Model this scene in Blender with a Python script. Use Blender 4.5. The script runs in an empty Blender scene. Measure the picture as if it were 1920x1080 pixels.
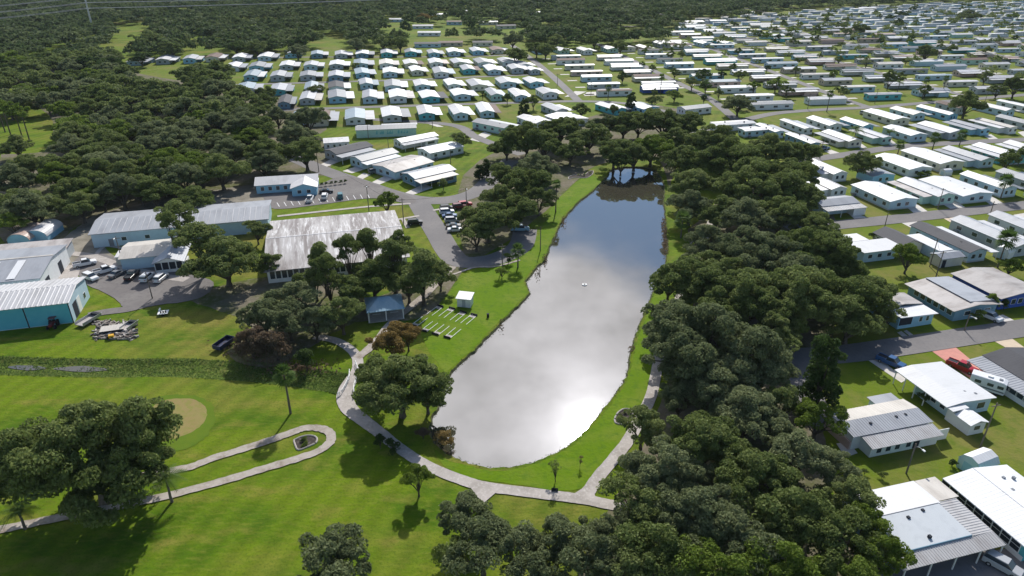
import bpy, bmesh, math, random
import numpy as np
from mathutils import Vector, Matrix
from mathutils.geometry import tessellate_polygon
random.seed(7); rng = np.random.default_rng(7)
scene = bpy.context.scene
COL = scene.collection
R = math.radians

# ---------------------------------------------------------------- camera, sky, sun, exposure
CAM_H = 75.0; FPX = 1280.0; PITCH = math.atan(640/1280)
cam_d = bpy.data.cameras.new('camera'); cam = bpy.data.objects.new('camera', cam_d); COL.objects.link(cam)
cam_d.sensor_width = 36; cam_d.lens = 36*FPX/1920; cam_d.clip_start = 1; cam_d.clip_end = 12000
cam.location = (0, 0, CAM_H); cam.rotation_euler = (R(90)-PITCH, 0, 0)
scene.camera = cam
SUN_AZ, SUN_EL = 8.0, 39.0
world = bpy.data.worlds.new('World'); scene.world = world; world.use_nodes = True
def build_world():
    nt = world.node_tree; N = nt.nodes; L = nt.links; bg = N['Background']
    sky = N.new('ShaderNodeTexSky'); sky.sky_type = 'NISHITA'; sky.sun_disc = False
    sky.sun_elevation = R(SUN_EL); sky.sun_rotation = R(SUN_AZ); sky.dust_density = 0; sky.ozone_density = 1.6
    tc = N.new('ShaderNodeTexCoord'); sep = N.new('ShaderNodeSeparateXYZ'); L.new(tc.outputs['Generated'], sep.inputs[0])
    def m(op, a, b=None, c=None):
        n = N.new('ShaderNodeMath'); n.operation = op
        for i, x in enumerate((a, b, c)):
            if x is None: continue
            if isinstance(x, (int, float)): n.inputs[i].default_value = x
            else: L.new(x, n.inputs[i])
        return n.outputs[0]
    zz = m('ADD', m('MAXIMUM', sep.outputs[2], 0.0), 0.12)
    cmb = N.new('ShaderNodeCombineXYZ')
    L.new(m('DIVIDE', sep.outputs[0], zz), cmb.inputs[0]); L.new(m('DIVIDE', sep.outputs[1], zz), cmb.inputs[1])
    n1 = N.new('ShaderNodeTexNoise'); n1.inputs['Scale'].default_value = 0.62; n1.inputs['Detail'].default_value = 6; n1.inputs['Roughness'].default_value = .52
    mp = N.new('ShaderNodeMapping'); mp.inputs['Location'].default_value = (3.3, 1.15, 0); L.new(cmb.outputs[0], mp.inputs[0]); L.new(mp.outputs[0], n1.inputs['Vector'])
    # a bank of cloud stands ahead and overhead, broken cloud elsewhere
    bd = N.new('ShaderNodeVectorMath'); bd.operation = 'DOT_PRODUCT'; L.new(tc.outputs['Generated'], bd.inputs[0]); bd.inputs[1].default_value = (-.25, .66, .71)
    bank = m('MULTIPLY_ADD', bd.outputs['Value'], 2.6, -2.235)
    dens = N.new('ShaderNodeMapRange'); dens.interpolation_type = 'SMOOTHSTEP'
    L.new(m('ADD', n1.outputs['Fac'], m('MINIMUM', m('MAXIMUM', bank, -.12), .16)), dens.inputs['Value'])
    dens.inputs['From Min'].default_value = 0.49; dens.inputs['From Max'].default_value = 0.62
    # cloud brightness: grey-white, brighter towards the sun that shines through
    sd = Vector((math.sin(R(SUN_AZ))*math.cos(R(SUN_EL)), math.cos(R(SUN_AZ))*math.cos(R(SUN_EL)), math.sin(R(SUN_EL))))
    dp = N.new('ShaderNodeVectorMath'); dp.operation = 'DOT_PRODUCT'; L.new(tc.outputs['Generated'], dp.inputs[0]); dp.inputs[1].default_value = sd
    d0 = m('MAXIMUM', dp.outputs['Value'], 0.0)
    halo = m('ADD', m('MULTIPLY', m('POWER', d0, 500.0), 2.2), m('MULTIPLY', m('POWER', d0, 14.0), 0.55))
    n2 = N.new('ShaderNodeTexNoise'); n2.inputs['Scale'].default_value = 2.3; n2.inputs['Detail'].default_value = 8; n2.inputs['Roughness'].default_value = .6; L.new(cmb.outputs[0], n2.inputs['Vector'])
    tex = m('MULTIPLY_ADD', n2.outputs['Fac'], 2.1, -0.10)
    bright = m('MULTIPLY', m('ADD', 1.2, halo), tex)
    cc = N.new('ShaderNodeVectorMath'); cc.operation = 'SCALE'; cc.inputs[0].default_value = (1.0, .965, .975); L.new(m('DIVIDE', bright, SKY_STRENGTH), cc.inputs['Scale'])
    mx = N.new('ShaderNodeMix'); mx.data_type = 'RGBA'; L.new(dens.outputs[0], mx.inputs[0]); L.new(sky.outputs[0], mx.inputs[6]); L.new(cc.outputs[0], mx.inputs[7])
    L.new(mx.outputs[2], bg.inputs[0]); bg.inputs[1].default_value = SKY_STRENGTH
SKY_STRENGTH = 0.12
build_world()
sun_d = bpy.data.lights.new('sun', 'SUN'); sun = bpy.data.objects.new('sun', sun_d); COL.objects.link(sun)
sun_d.energy = 4.9; sun_d.angle = R(0.5); sun_d.color = (1, .965, .9)
sun.rotation_euler = (R(90-SUN_EL), 0, R(180-SUN_AZ)); sun.location = (0, 0, 200)
vs = scene.view_settings; vs.view_transform = 'Standard'; vs.look = 'None'; vs.gamma = 1; vs.exposure = 0.03; vs.use_curve_mapping = False
HAZE = .00004
scene.cycles.volume_bounces = 0
scene.cycles.max_bounces = 6; scene.cycles.transparent_max_bounces = 8

# ---------------------------------------------------------------- measuring helpers
CP, SP = math.cos(PITCH), math.sin(PITCH)
def P(u, v, z=0.0):
    """survey: where the line of sight through photo point (u, v) meets the level z"""
    x = u-960; d = v-540
    Y = FPX*CP-d*SP; Z = -FPX*SP-d*CP
    k = (z-CAM_H)/Z
    return Vector((x*k, Y*k, z))
def px_per_m(p): return FPX/(p.y*CP+(CAM_H-p.z)*SP)
GA = R(15)
def GW(a, b, z=0): return Vector((a*math.cos(GA)-b*math.sin(GA), a*math.sin(GA)+b*math.cos(GA), z))
def WG(p): return (p.x*math.cos(GA)+p.y*math.sin(GA), -p.x*math.sin(GA)+p.y*math.cos(GA))
def inpoly(x, y, poly):
    c = False; n = len(poly); j = n-1
    for i in range(n):
        xi, yi = poly[i][:2]; xj, yj = poly[j][:2]
        if (yi > y) != (yj > y) and x < (xj-xi)*(y-yi)/(yj-yi)+xi: c = not c
        j = i
    return c
def project(p):
    f = p.y*CP+(CAM_H-p.z)*SP; up = p.y*SP-(CAM_H-p.z)*CP
    return 960+FPX*p.x/f, 540-FPX*up/f
ONES = 'zeroth first second third fourth fifth sixth seventh eighth ninth tenth eleventh twelfth thirteenth fourteenth fifteenth sixteenth seventeenth eighteenth nineteenth'.split()
TENS = {2: 'twent', 3: 'thirt', 4: 'fort', 5: 'fift', 6: 'sixt', 7: 'sevent', 8: 'eight', 9: 'ninet'}
def nth(n):
    if n < 20: return ONES[n]
    t, o = divmod(n, 10)
    return (TENS[t]+'ieth') if o == 0 else TENS[t]+'y-'+ONES[o]

# ---------------------------------------------------------------- materials
MATS = {}
def mat(name, col, rough=.7, spec=.3, noise=None, metal=0.0, bump=None, extra=None):
    if name in MATS: return MATS[name]
    m = bpy.data.materials.new(name); m.use_nodes = True; nt = m.node_tree; b = nt.nodes['Principled BSDF']
    b.inputs['Base Color'].default_value = (*col, 1); b.inputs['Roughness'].default_value = rough
    b.inputs['Specular IOR Level'].default_value = spec; b.inputs['Metallic'].default_value = metal
    if noise or bump:
        tc = nt.nodes.new('ShaderNodeTexCoord')
    if noise:
        last = None
        for (sc, det, col2, lo, hi, stretch) in noise:
            n = nt.nodes.new('ShaderNodeTexNoise'); n.inputs['Scale'].default_value = sc; n.inputs['Detail'].default_value = det; n.inputs['Roughness'].default_value = .62
            mp = nt.nodes.new('ShaderNodeMapping'); mp.inputs['Scale'].default_value = stretch
            nt.links.new(tc.outputs['Object'], mp.inputs[0]); nt.links.new(mp.outputs[0], n.inputs['Vector'])
            r = nt.nodes.new('ShaderNodeMapRange'); r.inputs['From Min'].default_value = lo; r.inputs['From Max'].default_value = hi
            nt.links.new(n.outputs['Fac'], r.inputs['Value'])
            x = nt.nodes.new('ShaderNodeMix'); x.data_type = 'RGBA'
            nt.links.new(r.outputs[0], x.inputs[0])
            if last is None: x.inputs[6].default_value = (*col, 1)
            else: nt.links.new(last, x.inputs[6])
            x.inputs[7].default_value = (*col2, 1); last = x.outputs[2]
        nt.links.new(last, b.inputs['Base Color'])
    if bump:
        n = nt.nodes.new('ShaderNodeTexNoise'); n.inputs['Scale'].default_value = bump[0]; n.inputs['Detail'].default_value = 4
        nt.links.new(tc.outputs['Object'], n.inputs['Vector'])
        bp = nt.nodes.new('ShaderNodeBump'); bp.inputs['Strength'].default_value = bump[1]; bp.inputs['Distance'].default_value = bump[2]
        nt.links.new(n.outputs['Fac'], bp.inputs['Height']); nt.links.new(bp.outputs[0], b.inputs['Normal'])
    MATS[name] = m; return m
S1 = (1, 1, 1)
grass = mat('grass', (.118, .178, .005), .9, .1, [(.020, 4, (.19, .17, .035), .47, .62, S1), (.05, 5, (.062, .125, .003), .44, .62, (1, 1.8, 1)), (.11, 7, (.20, .18, .035), .53, .72, (1, 2.0, 1)), (.5, 6, (.15, .175, .02), .48, .75, (1, 3.2, 1)), (2.5, 3, (.055, .10, .006), .5, .8, S1)], bump=(1.2, .6, .25))
def mow(m, sc, rot, amt):
    nt = m.node_tree; N = nt.nodes; L = nt.links; b = N['Principled BSDF']; src = b.inputs['Base Color'].links[0].from_socket
    tc = N.new('ShaderNodeTexCoord'); mp = N.new('ShaderNodeMapping'); mp.inputs['Rotation'].default_value = (0,0,rot); L.new(tc.outputs['Object'], mp.inputs[0])
    w = N.new('ShaderNodeTexWave'); w.inputs['Scale'].default_value = sc; w.inputs['Distortion'].default_value = 3.5; w.inputs['Detail'].default_value = 3; w.inputs['Detail Scale'].default_value = .35; L.new(mp.outputs[0], w.inputs['Vector'])
    mr = N.new('ShaderNodeMapRange'); L.new(w.outputs['Fac'], mr.inputs['Value']); mr.inputs['To Min'].default_value = 1-amt; mr.inputs['To Max'].default_value = 1+amt
    sc_ = N.new('ShaderNodeVectorMath'); sc_.operation = 'SCALE'; L.new(src, sc_.inputs[0]); L.new(mr.outputs[0], sc_.inputs['Scale']); L.new(sc_.outputs[0], b.inputs['Base Color'])
mow(grass, .085, .35, .09)
lawn = mat('lawn_yard', (.115, .168, .008), .9, .1, [(.06, 5, (.175, .17, .04), .45, .62, S1), (.3, 5, (.075, .13, .01), .5, .75, S1), (3., 3, (.15, .15, .04), .5, .8, S1)], bump=(1.5, .5, .2))
bankgrass = mat('bank_grass', (.105, .185, .003), .9, .1, [(.12, 5, (.15, .20, .02), .45, .68, S1), (.7, 5, (.065, .135, .008), .5, .75, S1)], bump=(1.5, .6, .2))
greenm = mat('golf_green', (.255, .215, .08), .9, .1, [(.12, 4, (.27, .19, .085), .45, .7, S1), (.9, 5, (.20, .21, .05), .45, .7, S1)])
fringe = mat('golf_fringe', (.11, .165, .012), .9, .1, [(.3, 4, (.085, .15, .012), .4, .7, S1)])
weeds = mat('weeds', (.095, .145, .02), .9, .1, [(.5, 5, (.13, .14, .035), .42, .66, S1), (2.2, 5, (.04, .07, .012), .45, .7, S1)], bump=(1.5, 1, .5))
litter = mat('leaf_litter', (.16, .14, .10), .95, .1, [(.12, 5, (.09, .105, .03), .42, .62, S1), (.9, 6, (.22, .19, .145), .48, .75, S1)], bump=(2, .4, .1))
dirt = mat('sandy_dirt', (.27, .245, .20), .95, .1, [(.15, 5, (.15, .135, .105), .45, .65, S1), (1.2, 6, (.34, .31, .26), .5, .8, S1)])
asphalt = mat('asphalt', (.175, .165, .165), .85, .25, [(.08, 5, (.215, .20, .195), .42, .65, S1), (1.4, 6, (.135, .13, .135), .5, .85, S1)])
asphalt2 = mat('asphalt_worn', (.16, .145, .14), .85, .25, [(.10, 5, (.20, .185, .175), .42, .65, S1), (.9, 6, (.115, .105, .105), .5, .8, S1)])
concrete = mat('concrete', (.43, .39, .36), .85, .25, [(.25, 5, (.31, .28, .25), .42, .68, S1), (2.2, 6, (.56, .52, .49), .5, .8, S1)])
oldpath = mat('old_concrete', (.40, .355, .31), .9, .2, [(.3, 5, (.25, .21, .17), .45, .66, S1), (2., 6, (.48, .44, .41), .5, .8, S1)])
drive = mat('driveway_concrete', (.62, .585, .55), .85, .25, [(.4, 5, (.50, .47, .43), .42, .7, S1)])
pinkdrive = mat('pink_concrete', (.60, .27, .22), .85, .25, [(.8, 5, (.52, .24, .2), .42, .7, S1)])
tandrive = mat('tan_concrete', (.62, .50, .37), .85, .25, [(.8, 5, (.54, .44, .33), .42, .7, S1)])
paint = mat('marking_paint', (.75, .75, .74), .7, .3)
def roofm(name, c, c2, amt=(.46, .72), rough=.5, spec=.4):
    m = mat(name, c, rough, spec, [(.35, 6, c2, *amt, (1, .35, 1)), (2.5, 5, tuple(x*.86 for x in c), .55, .8, (1, .3, 1))])
    nt = m.node_tree; N = nt.nodes; L = nt.links; b = N['Principled BSDF']; tc = N.new('ShaderNodeTexCoord')
    w = N.new('ShaderNodeTexWave'); w.bands_direction = 'X'; w.inputs['Scale'].default_value = .52; w.inputs['Distortion'].default_value = 0; L.new(tc.outputs['Object'], w.inputs['Vector'])
    pw = N.new('ShaderNodeMath'); pw.operation = 'POWER'; L.new(w.outputs['Fac'], pw.inputs[0]); pw.inputs[1].default_value = 8
    bp = N.new('ShaderNodeBump'); bp.inputs['Strength'].default_value = .4; bp.inputs['Distance'].default_value = .03; L.new(pw.outputs[0], bp.inputs['Height']); L.new(bp.outputs[0], b.inputs['Normal'])
    oi = N.new('ShaderNodeObjectInfo'); mr = N.new('ShaderNodeMapRange'); L.new(oi.outputs['Random'], mr.inputs['Value']); mr.inputs['To Min'].default_value = .82; mr.inputs['To Max'].default_value = 1.08
    src = b.inputs['Base Color'].links[0].from_socket; sc_ = N.new('ShaderNodeVectorMath'); sc_.operation = 'SCALE'; L.new(src, sc_.inputs[0]); L.new(mr.outputs[0], sc_.inputs['Scale']); L.new(sc_.outputs[0], b.inputs['Base Color'])
    return m
ROOF = {
 'white': roofm('roof_white', (.60, .59, .60), (.42, .41, .41)),
 'bright': roofm('roof_bright_white', (.72, .72, .73), (.58, .58, .58), (.5, .8)),
 'cream': roofm('roof_cream', (.58, .54, .49), (.42, .38, .34)),
 'stained': roofm('roof_stained', (.50, .46, .44), (.26, .22, .20), (.42, .70)),
 'grey': roofm('roof_grey', (.21, .225, .25), (.15, .16, .18)),
 'light': roofm('roof_light_grey', (.36, .375, .41), (.25, .26, .29)),
 'blue': roofm('roof_blue_grey', (.24, .31, .37), (.17, .24, .30)),
 'dark': roofm('roof_dark', (.07, .07, .08), (.05, .05, .06), rough=.8),
 'brown': roofm('roof_brown', (.17, .11, .09), (.12, .08, .07), rough=.8),
 'rust': roofm('roof_rusty', (.50, .38, .33), (.36, .22, .17)),
}
ROOFWORD = {'white': 'white', 'bright': 'bright white', 'cream': 'cream', 'stained': 'stained pale', 'grey': 'mid grey', 'light': 'light grey', 'blue': 'blue-grey', 'dark': 'dark', 'brown': 'brown', 'rust': 'rusty'}
WALL = {k: mat('wall_'+k, c, .6, .35, [(.6, 4, tuple(x*.88 for x in c), .45, .75, S1)]) for k, c in {
 'white': (.72, .73, .73), 'cream': (.66, .62, .50), 'pale blue': (.46, .60, .68), 'teal': (.10, .42, .46), 'grey': (.42, .45, .47), 'sky blue': (.28, .52, .66),
 'mint': (.42, .62, .55), 'pink': (.55, .40, .36), 'deep blue': (.04, .10, .42), 'tan': (.50, .42, .32), 'steel blue': (.17, .30, .40)}.items()}
glass = mat('window_glass', (.035, .05, .065), .12, .8)
whitepaint = mat('white_paint', (.78, .78, .77), .5, .4)
darkm = mat('dark_interior', (.03, .035, .045), .8, .2)
steel = mat('galvanised_steel', (.45, .46, .47), .45, .5, metal=.6)
woodpole = mat('pole_wood', (.20, .17, .145), .9, .1, [(3, 4, (.13, .11, .09), .4, .7, (1, 1, .1))])
bark = mat('bark', (.085, .07, .055), .95, .1, [(2, 5, (.14, .125, .105), .45, .7, (1, 1, .3))])
palmbark = mat('palm_bark', (.17, .145, .12), .95, .1, [(3, 4, (.10, .085, .07), .4, .7, (1, 1, 3))])
blackm = mat('black_rubber', (.02, .02, .022), .8, .2)
def corr_mat():
    return roofm('corrugated_metal', (.50, .49, .49), (.34, .31, .30), rough=.45)
corrug = corr_mat()
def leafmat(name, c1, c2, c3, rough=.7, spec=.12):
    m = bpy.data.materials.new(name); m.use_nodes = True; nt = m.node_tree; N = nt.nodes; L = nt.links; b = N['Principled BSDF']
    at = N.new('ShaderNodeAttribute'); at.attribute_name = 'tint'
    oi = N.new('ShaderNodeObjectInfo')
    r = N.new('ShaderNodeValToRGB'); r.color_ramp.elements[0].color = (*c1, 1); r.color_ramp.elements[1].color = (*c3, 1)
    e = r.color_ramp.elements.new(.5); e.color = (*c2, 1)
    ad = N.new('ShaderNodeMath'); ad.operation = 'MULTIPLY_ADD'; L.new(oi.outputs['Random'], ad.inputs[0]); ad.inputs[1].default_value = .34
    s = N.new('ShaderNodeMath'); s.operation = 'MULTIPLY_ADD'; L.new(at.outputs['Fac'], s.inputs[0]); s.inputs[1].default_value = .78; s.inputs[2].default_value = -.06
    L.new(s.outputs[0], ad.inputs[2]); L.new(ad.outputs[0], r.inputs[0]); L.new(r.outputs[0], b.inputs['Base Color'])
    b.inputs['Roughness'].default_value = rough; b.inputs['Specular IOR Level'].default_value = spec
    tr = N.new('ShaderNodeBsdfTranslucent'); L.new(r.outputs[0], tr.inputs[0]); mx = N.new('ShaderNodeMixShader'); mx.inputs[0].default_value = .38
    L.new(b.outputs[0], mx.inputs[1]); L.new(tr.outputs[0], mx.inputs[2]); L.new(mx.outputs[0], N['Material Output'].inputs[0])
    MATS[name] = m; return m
LEAF = {
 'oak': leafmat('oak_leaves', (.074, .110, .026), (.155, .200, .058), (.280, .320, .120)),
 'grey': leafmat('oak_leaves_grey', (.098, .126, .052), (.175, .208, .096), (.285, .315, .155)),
 'bright': leafmat('bright_leaves', (.10, .155, .022), (.16, .225, .035), (.22, .29, .06)),
 'autumn': leafmat('autumn_leaves', (.17, .13, .04), (.26, .185, .06), (.32, .23, .09)),
 'brown': leafmat('brown_leaves', (.11, .08, .05), (.17, .125, .08), (.22, .17, .12)),
 'dense': leafmat('dense_leaves', (.036, .07, .016), (.060, .10, .026), (.10, .145, .04)),
 'far': leafmat('distant_leaves', (.048, .082, .030), (.095, .135, .048), (.17, .205, .085)),
 'palm': leafmat('palm_leaves', (.08, .14, .03), (.13, .20, .045), (.19, .26, .08)),
 'yellow': leafmat('yellow_leaves', (.16, .16, .015), (.25, .22, .02), (.32, .27, .03)),
}

# ---------------------------------------------------------------- mesh helpers
def link(o): COL.objects.link(o); return o
def mesh_np(name, v, f, mats=None, mi=None, tint=None):
    me = bpy.data.meshes.new(name)
    v = np.asarray(v, np.float32); f = np.asarray(f, np.int32)
    me.vertices.add(len(v)); me.vertices.foreach_set('co', v.ravel())
    k = f.shape[1]
    me.loops.add(f.size); me.loops.foreach_set('vertex_index', f.ravel())
    me.polygons.add(len(f)); me.polygons.foreach_set('loop_start', np.arange(0, f.size, k, dtype=np.int32))
    me.polygons.foreach_set('loop_total', np.full(len(f), k, np.int32))
    if mi is not None: me.polygons.foreach_set('material_index', np.asarray(mi, np.int32))
    if tint is not None:
        a = me.attributes.new('tint', 'FLOAT', 'FACE'); a.data.foreach_set('value', np.asarray(tint, np.float32))
    for m in mats or []: me.materials.append(m)
    me.update(calc_edges=True); return me
class MB:
    """collects shapes of ONE part"""
    def __init__(s): s.v = []; s.f = []
    def add(s, vs, fs):
        n = len(s.v); s.v += [tuple(x) for x in vs]; s.f += [tuple(i+n for i in q) for q in fs]; return s
    def box(s, x0, x1, y0, y1, z0, z1):
        return s.add([(x0,y0,z0),(x1,y0,z0),(x1,y1,z0),(x0,y1,z0),(x0,y0,z1),(x1,y0,z1),(x1,y1,z1),(x0,y1,z1)],
                     [(0,3,2,1),(4,5,6,7),(0,1,5,4),(1,2,6,5),(2,3,7,6),(3,0,4,7)])
    def prism(s, prof, x0, x1):
        """profile [(y, z)] counter-clockwise seen from +x, extruded along x"""
        n = len(prof); vs = [(x0,y,z) for y,z in prof]+[(x1,y,z) for y,z in prof]
        fs = [(i,(i+1)%n,n+(i+1)%n,n+i) for i in range(n)]
        return s.add(vs, fs+[tuple(range(n-1,-1,-1)), tuple(range(n,2*n))])
    def tube(s, pts, rads, n=6):
        base = len(s.v); prev = None
        for i, p in enumerate(pts):
            p = Vector(p); d = (Vector(pts[min(i+1,len(pts)-1)])-Vector(pts[max(i-1,0)])).normalized()
            a = d.cross(Vector((0,1,0.01)) if abs(d.y) < .9 else Vector((1,0,0))).normalized(); b = d.cross(a)
            for k in range(n):
                t = 2*math.pi*k/n; s.v.append(tuple(p+(a*math.cos(t)+b*math.sin(t))*rads[i]))
        for i in range(len(pts)-1):
            for k in range(n):
                s.f.append((base+i*n+k, base+i*n+(k+1)%n, base+(i+1)*n+(k+1)%n, base+(i+1)*n+k))
        s.f.append(tuple(base+(len(pts)-1)*n+k for k in range(n))); s.f.append(tuple(base+k for k in range(n-1,-1,-1)))
        return s
    def cyl(s, x, y, z0, z1, r, n=12, r2=None): return s.tube([(x,y,z0),(x,y,z1)], [r, r if r2 is None else r2], n)
    def mesh(s, name, m=None):
        me = bpy.data.meshes.new(name); me.from_pydata(s.v, [], s.f)
        if m: me.materials.append(m)
        me.update(); return me
    def obj(s, name, m=None, parent=None, loc=None):
        o = link(bpy.data.objects.new(name, s.mesh(name, m)))
        if parent: o.parent = parent
        if loc is not None: o.location = loc
        return o
def tag(o, label=None, cat=None, group=None, kind=None):
    if label: o['label'] = label
    if cat: o['category'] = cat
    if group: o['group'] = group
    if kind: o['kind'] = kind
    return o
def empty(name, loc=(0,0,0), rz=0, **k):
    o = link(bpy.data.objects.new(name, None)); o.location = loc; o.rotation_euler = (0,0,rz); o.empty_display_size = .5
    return tag(o, **k)
KIDS = {}
def kids(o): return [c for c in o.children]
def copy_tree(o, parent=None):
    c = link(o.copy())
    if parent is not None: c.parent = parent
    for ch in list(o.children): copy_tree(ch, c)
    return c
def setmat(o, m):
    o.material_slots[0].link = 'OBJECT'; o.material_slots[0].material = m
def smooth(pts, n=6):
    out = []
    for i in range(len(pts)-1):
        p0 = pts[max(i-1,0)]; p1 = pts[i]; p2 = pts[i+1]; p3 = pts[min(i+2,len(pts)-1)]
        for k in range(n):
            t = k/n
            out.append(0.5*((2*p1)+(p2-p0)*t+(2*p0-5*p1+4*p2-p3)*t*t+(3*p1-p0-3*p2+p3)*t**3))
    out.append(pts[-1]); return out
def poly_obj(name, pts, z, m, kind='structure', label=None):
    v = [Vector((p.x, p.y, z)) for p in pts]
    tris = tessellate_polygon([v])
    area = sum(v[i].x*v[(i+1)%len(v)].y-v[(i+1)%len(v)].x*v[i].y for i in range(len(v)))
    fs = []
    for t in tris:
        a, b, c = (v[i] for i in t)
        fs.append(tuple(t) if (b-a).cross(c-a).z > 0 else tuple(reversed(t)))
    mb = MB(); mb.v = [tuple(x) for x in v]; mb.f = fs
    o = mb.obj(name, m); o['kind'] = kind
    if label: o['label'] = label
    return o
LEVEL = {'home_park_lawn': .004, 'yard_lawn': .012, 'leaf_litter': .020, 'sandy_ground': .028, 'mown_grass': .036, 'golf_fringe': .044, 'golf_green': .052, 'driveway': .056, 'street': .060, 'parking_lot': .100, 'service_path': .108, 'concrete_pad': .112, 'sidewalk': .116, 'footpath': .124, 'cart_path': .128, 'path_fork': .140}
LCOUNT = {}
def nextz(name):
    k = LCOUNT.get(name, 0); LCOUNT[name] = k+1
    return LEVEL[name]+(k*.004 if name in ('street', 'cart_path', 'path_fork') else (k%6)*.0012 if name != 'driveway' else 0)
def ribbon(name, pts, w, m, z=None, jitter=0.0, sm=True):
    pts = [Vector((p.x, p.y, 0)) for p in pts]
    if sm and len(pts) > 2: pts = smooth(pts, 8)
    z = nextz(name) if z is None else z; v = []; f = []
    for i, p in enumerate(pts):
        d = (pts[min(i+1,len(pts)-1)]-pts[max(i-1,0)]).normalized(); n = Vector((-d.y, d.x, 0))
        ww = w/2 if not callable(w) else w(i/(len(pts)-1))/2
        j1, j2 = (random.uniform(-jitter, jitter) for _ in '12')
        v += [tuple(p+n*(ww+j1)+Vector((0,0,z))), tuple(p-n*(ww+j2)+Vector((0,0,z)))]
        if i: f.append((2*i-2, 2*i-1, 2*i+1, 2*i))
    mb = MB(); mb.v = v; mb.f = f
    o = mb.obj(name, m); o['kind'] = 'structure'; return o
def PP(L, z=0): return [P(u, v, z) for u, v in L]

# ---------------------------------------------------------------- lake, ditch and ground
LAKE = [(920,877),(880,868),(848,856),(822,838),(806,815),(806,790),(818,765),(830,735),(843,702),(866,676),(893,652),(915,628),(937,606),(958,586),(978,565),(992,548),(985,530),(990,520),(1008,498),(1022,484),(1030,462),(1040,442),(1050,420),(1064,400),(1085,378),(1108,360),(1126,342),(1138,330),(1146,318),(1180,312),(1222,316),(1240,332),(1247,352),(1246,375),(1248,400),(1251,430),(1253,462),(1249,490),(1236,520),(1226,546),(1214,575),(1203,602),(1193,630),(1184,665),(1178,695),(1170,716),(1150,745),(1130,770),(1106,798),(1080,824),(1048,845),(1010,862),(966,875)]
def wiggle(pts, amp):
    pts = smooth(pts+[pts[0]], 5)[:-1]
    return [p+Vector((random.uniform(-amp,amp), random.uniform(-amp,amp), 0)) for p in pts]
lake = wiggle(PP(LAKE), .22)
ditch_c = smooth(PP([(-90,683),(0,685),(100,688),(220,690),(330,689),(480,698),(560,707),(630,717),(652,722)]), 7)
def offs(line, w):
    out = []
    for i, p in enumerate(line):
        d = (line[min(i+1,len(line)-1)]-line[max(i-1,0)]).normalized()
        out.append(p+Vector((-d.y, d.x, 0))*(w+random.uniform(-.15,.15)))
    return out
dl, dr = offs(ditch_c, 3.3), offs(ditch_c, -3.3)
ditch = dl+dr[::-1]
X = 7000
outer = [Vector((-X,-300,0)), Vector((X,-300,0)), Vector((X,9000,0)), Vector((-X,9000,0))]
allp = outer+lake+ditch
tr = tessellate_polygon([outer, lake, ditch])
mb = MB(); mb.v = [tuple(p) for p in allp]
for t in tr:
    a, b, c = (allp[i] for i in t)
    mb.f.append(tuple(t) if (b-a).cross(c-a).z > 0 else tuple(reversed(t)))
mb.obj('ground', grass)['kind'] = 'structure'
# lake bank and water
cen = sum(lake, Vector())/len(lake)
def inset(loop, d):
    out = []; n = len(loop)
    for i in range(n):
        t = (loop[(i+1)%n]-loop[i-1]).normalized(); q = Vector((-t.y, t.x, 0))
        cand = loop[i]+q*d
        out.append(cand)
    return out
ar = sum(lake[i].x*lake[(i+1)%len(lake)].y-lake[(i+1)%len(lake)].x*lake[i].y for i in range(len(lake)))
sgn = 1 if ar > 0 else -1
i1, i2 = inset(lake, .35*sgn), inset(lake, 1.6*sgn)
mb = MB(); n = len(lake)
mb.v = [tuple(p) for p in lake]+[(p.x,p.y,-.45) for p in i1]+[(p.x,p.y,-1.3) for p in i2]
for r_ in (0, 1):
    for i in range(n): mb.f.append((r_*n+i, r_*n+(i+1)%n, (r_+1)*n+(i+1)%n, (r_+1)*n+i))
mb.obj('bank', mat('muddy_bank', (.085, .085, .045), .95, .1, [(1.5, 4, (.15,.14,.09), .45, .7, S1)]))['kind'] = 'structure'
def water_mat(name, ior, body, rough, bump):
    m = bpy.data.materials.new(name); m.use_nodes = True; nt = m.node_tree; N = nt.nodes; L = nt.links; N.remove(N['Principled BSDF'])
    d = N.new('ShaderNodeBsdfDiffuse'); d.inputs[0].default_value = (*body, 1)
    g = N.new('ShaderNodeBsdfGlossy'); g.inputs['Roughness'].default_value = rough; g.inputs[0].default_value = (.95, .965, 1, 1)
    fr = N.new('ShaderNodeFresnel'); fr.inputs['IOR'].default_value = ior
    tc = N.new('ShaderNodeTexCoord'); nz = N.new('ShaderNodeTexNoise'); nz.inputs['Scale'].default_value = .9; nz.inputs['Detail'].default_value = 3; L.new(tc.outputs['Object'], nz.inputs['Vector'])
    bp = N.new('ShaderNodeBump'); bp.inputs['Strength'].default_value = bump; bp.inputs['Distance'].default_value = .05
    L.new(nz.outputs['Fac'], bp.inputs['Height']); L.new(bp.outputs[0], g.inputs['Normal'])
    mx = N.new('ShaderNodeMixShader'); L.new(fr.outputs[0], mx.inputs[0]); L.new(d.outputs[0], mx.inputs[1]); L.new(g.outputs[0], mx.inputs[2]); L.new(mx.outputs[0], N['Material Output'].inputs[0])
    return m
wm = water_mat('lake_water', 3.6, (.058, .054, .038), .028, .015)
poly_obj('water', inset(lake, .2*sgn), -.42, wm)
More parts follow.
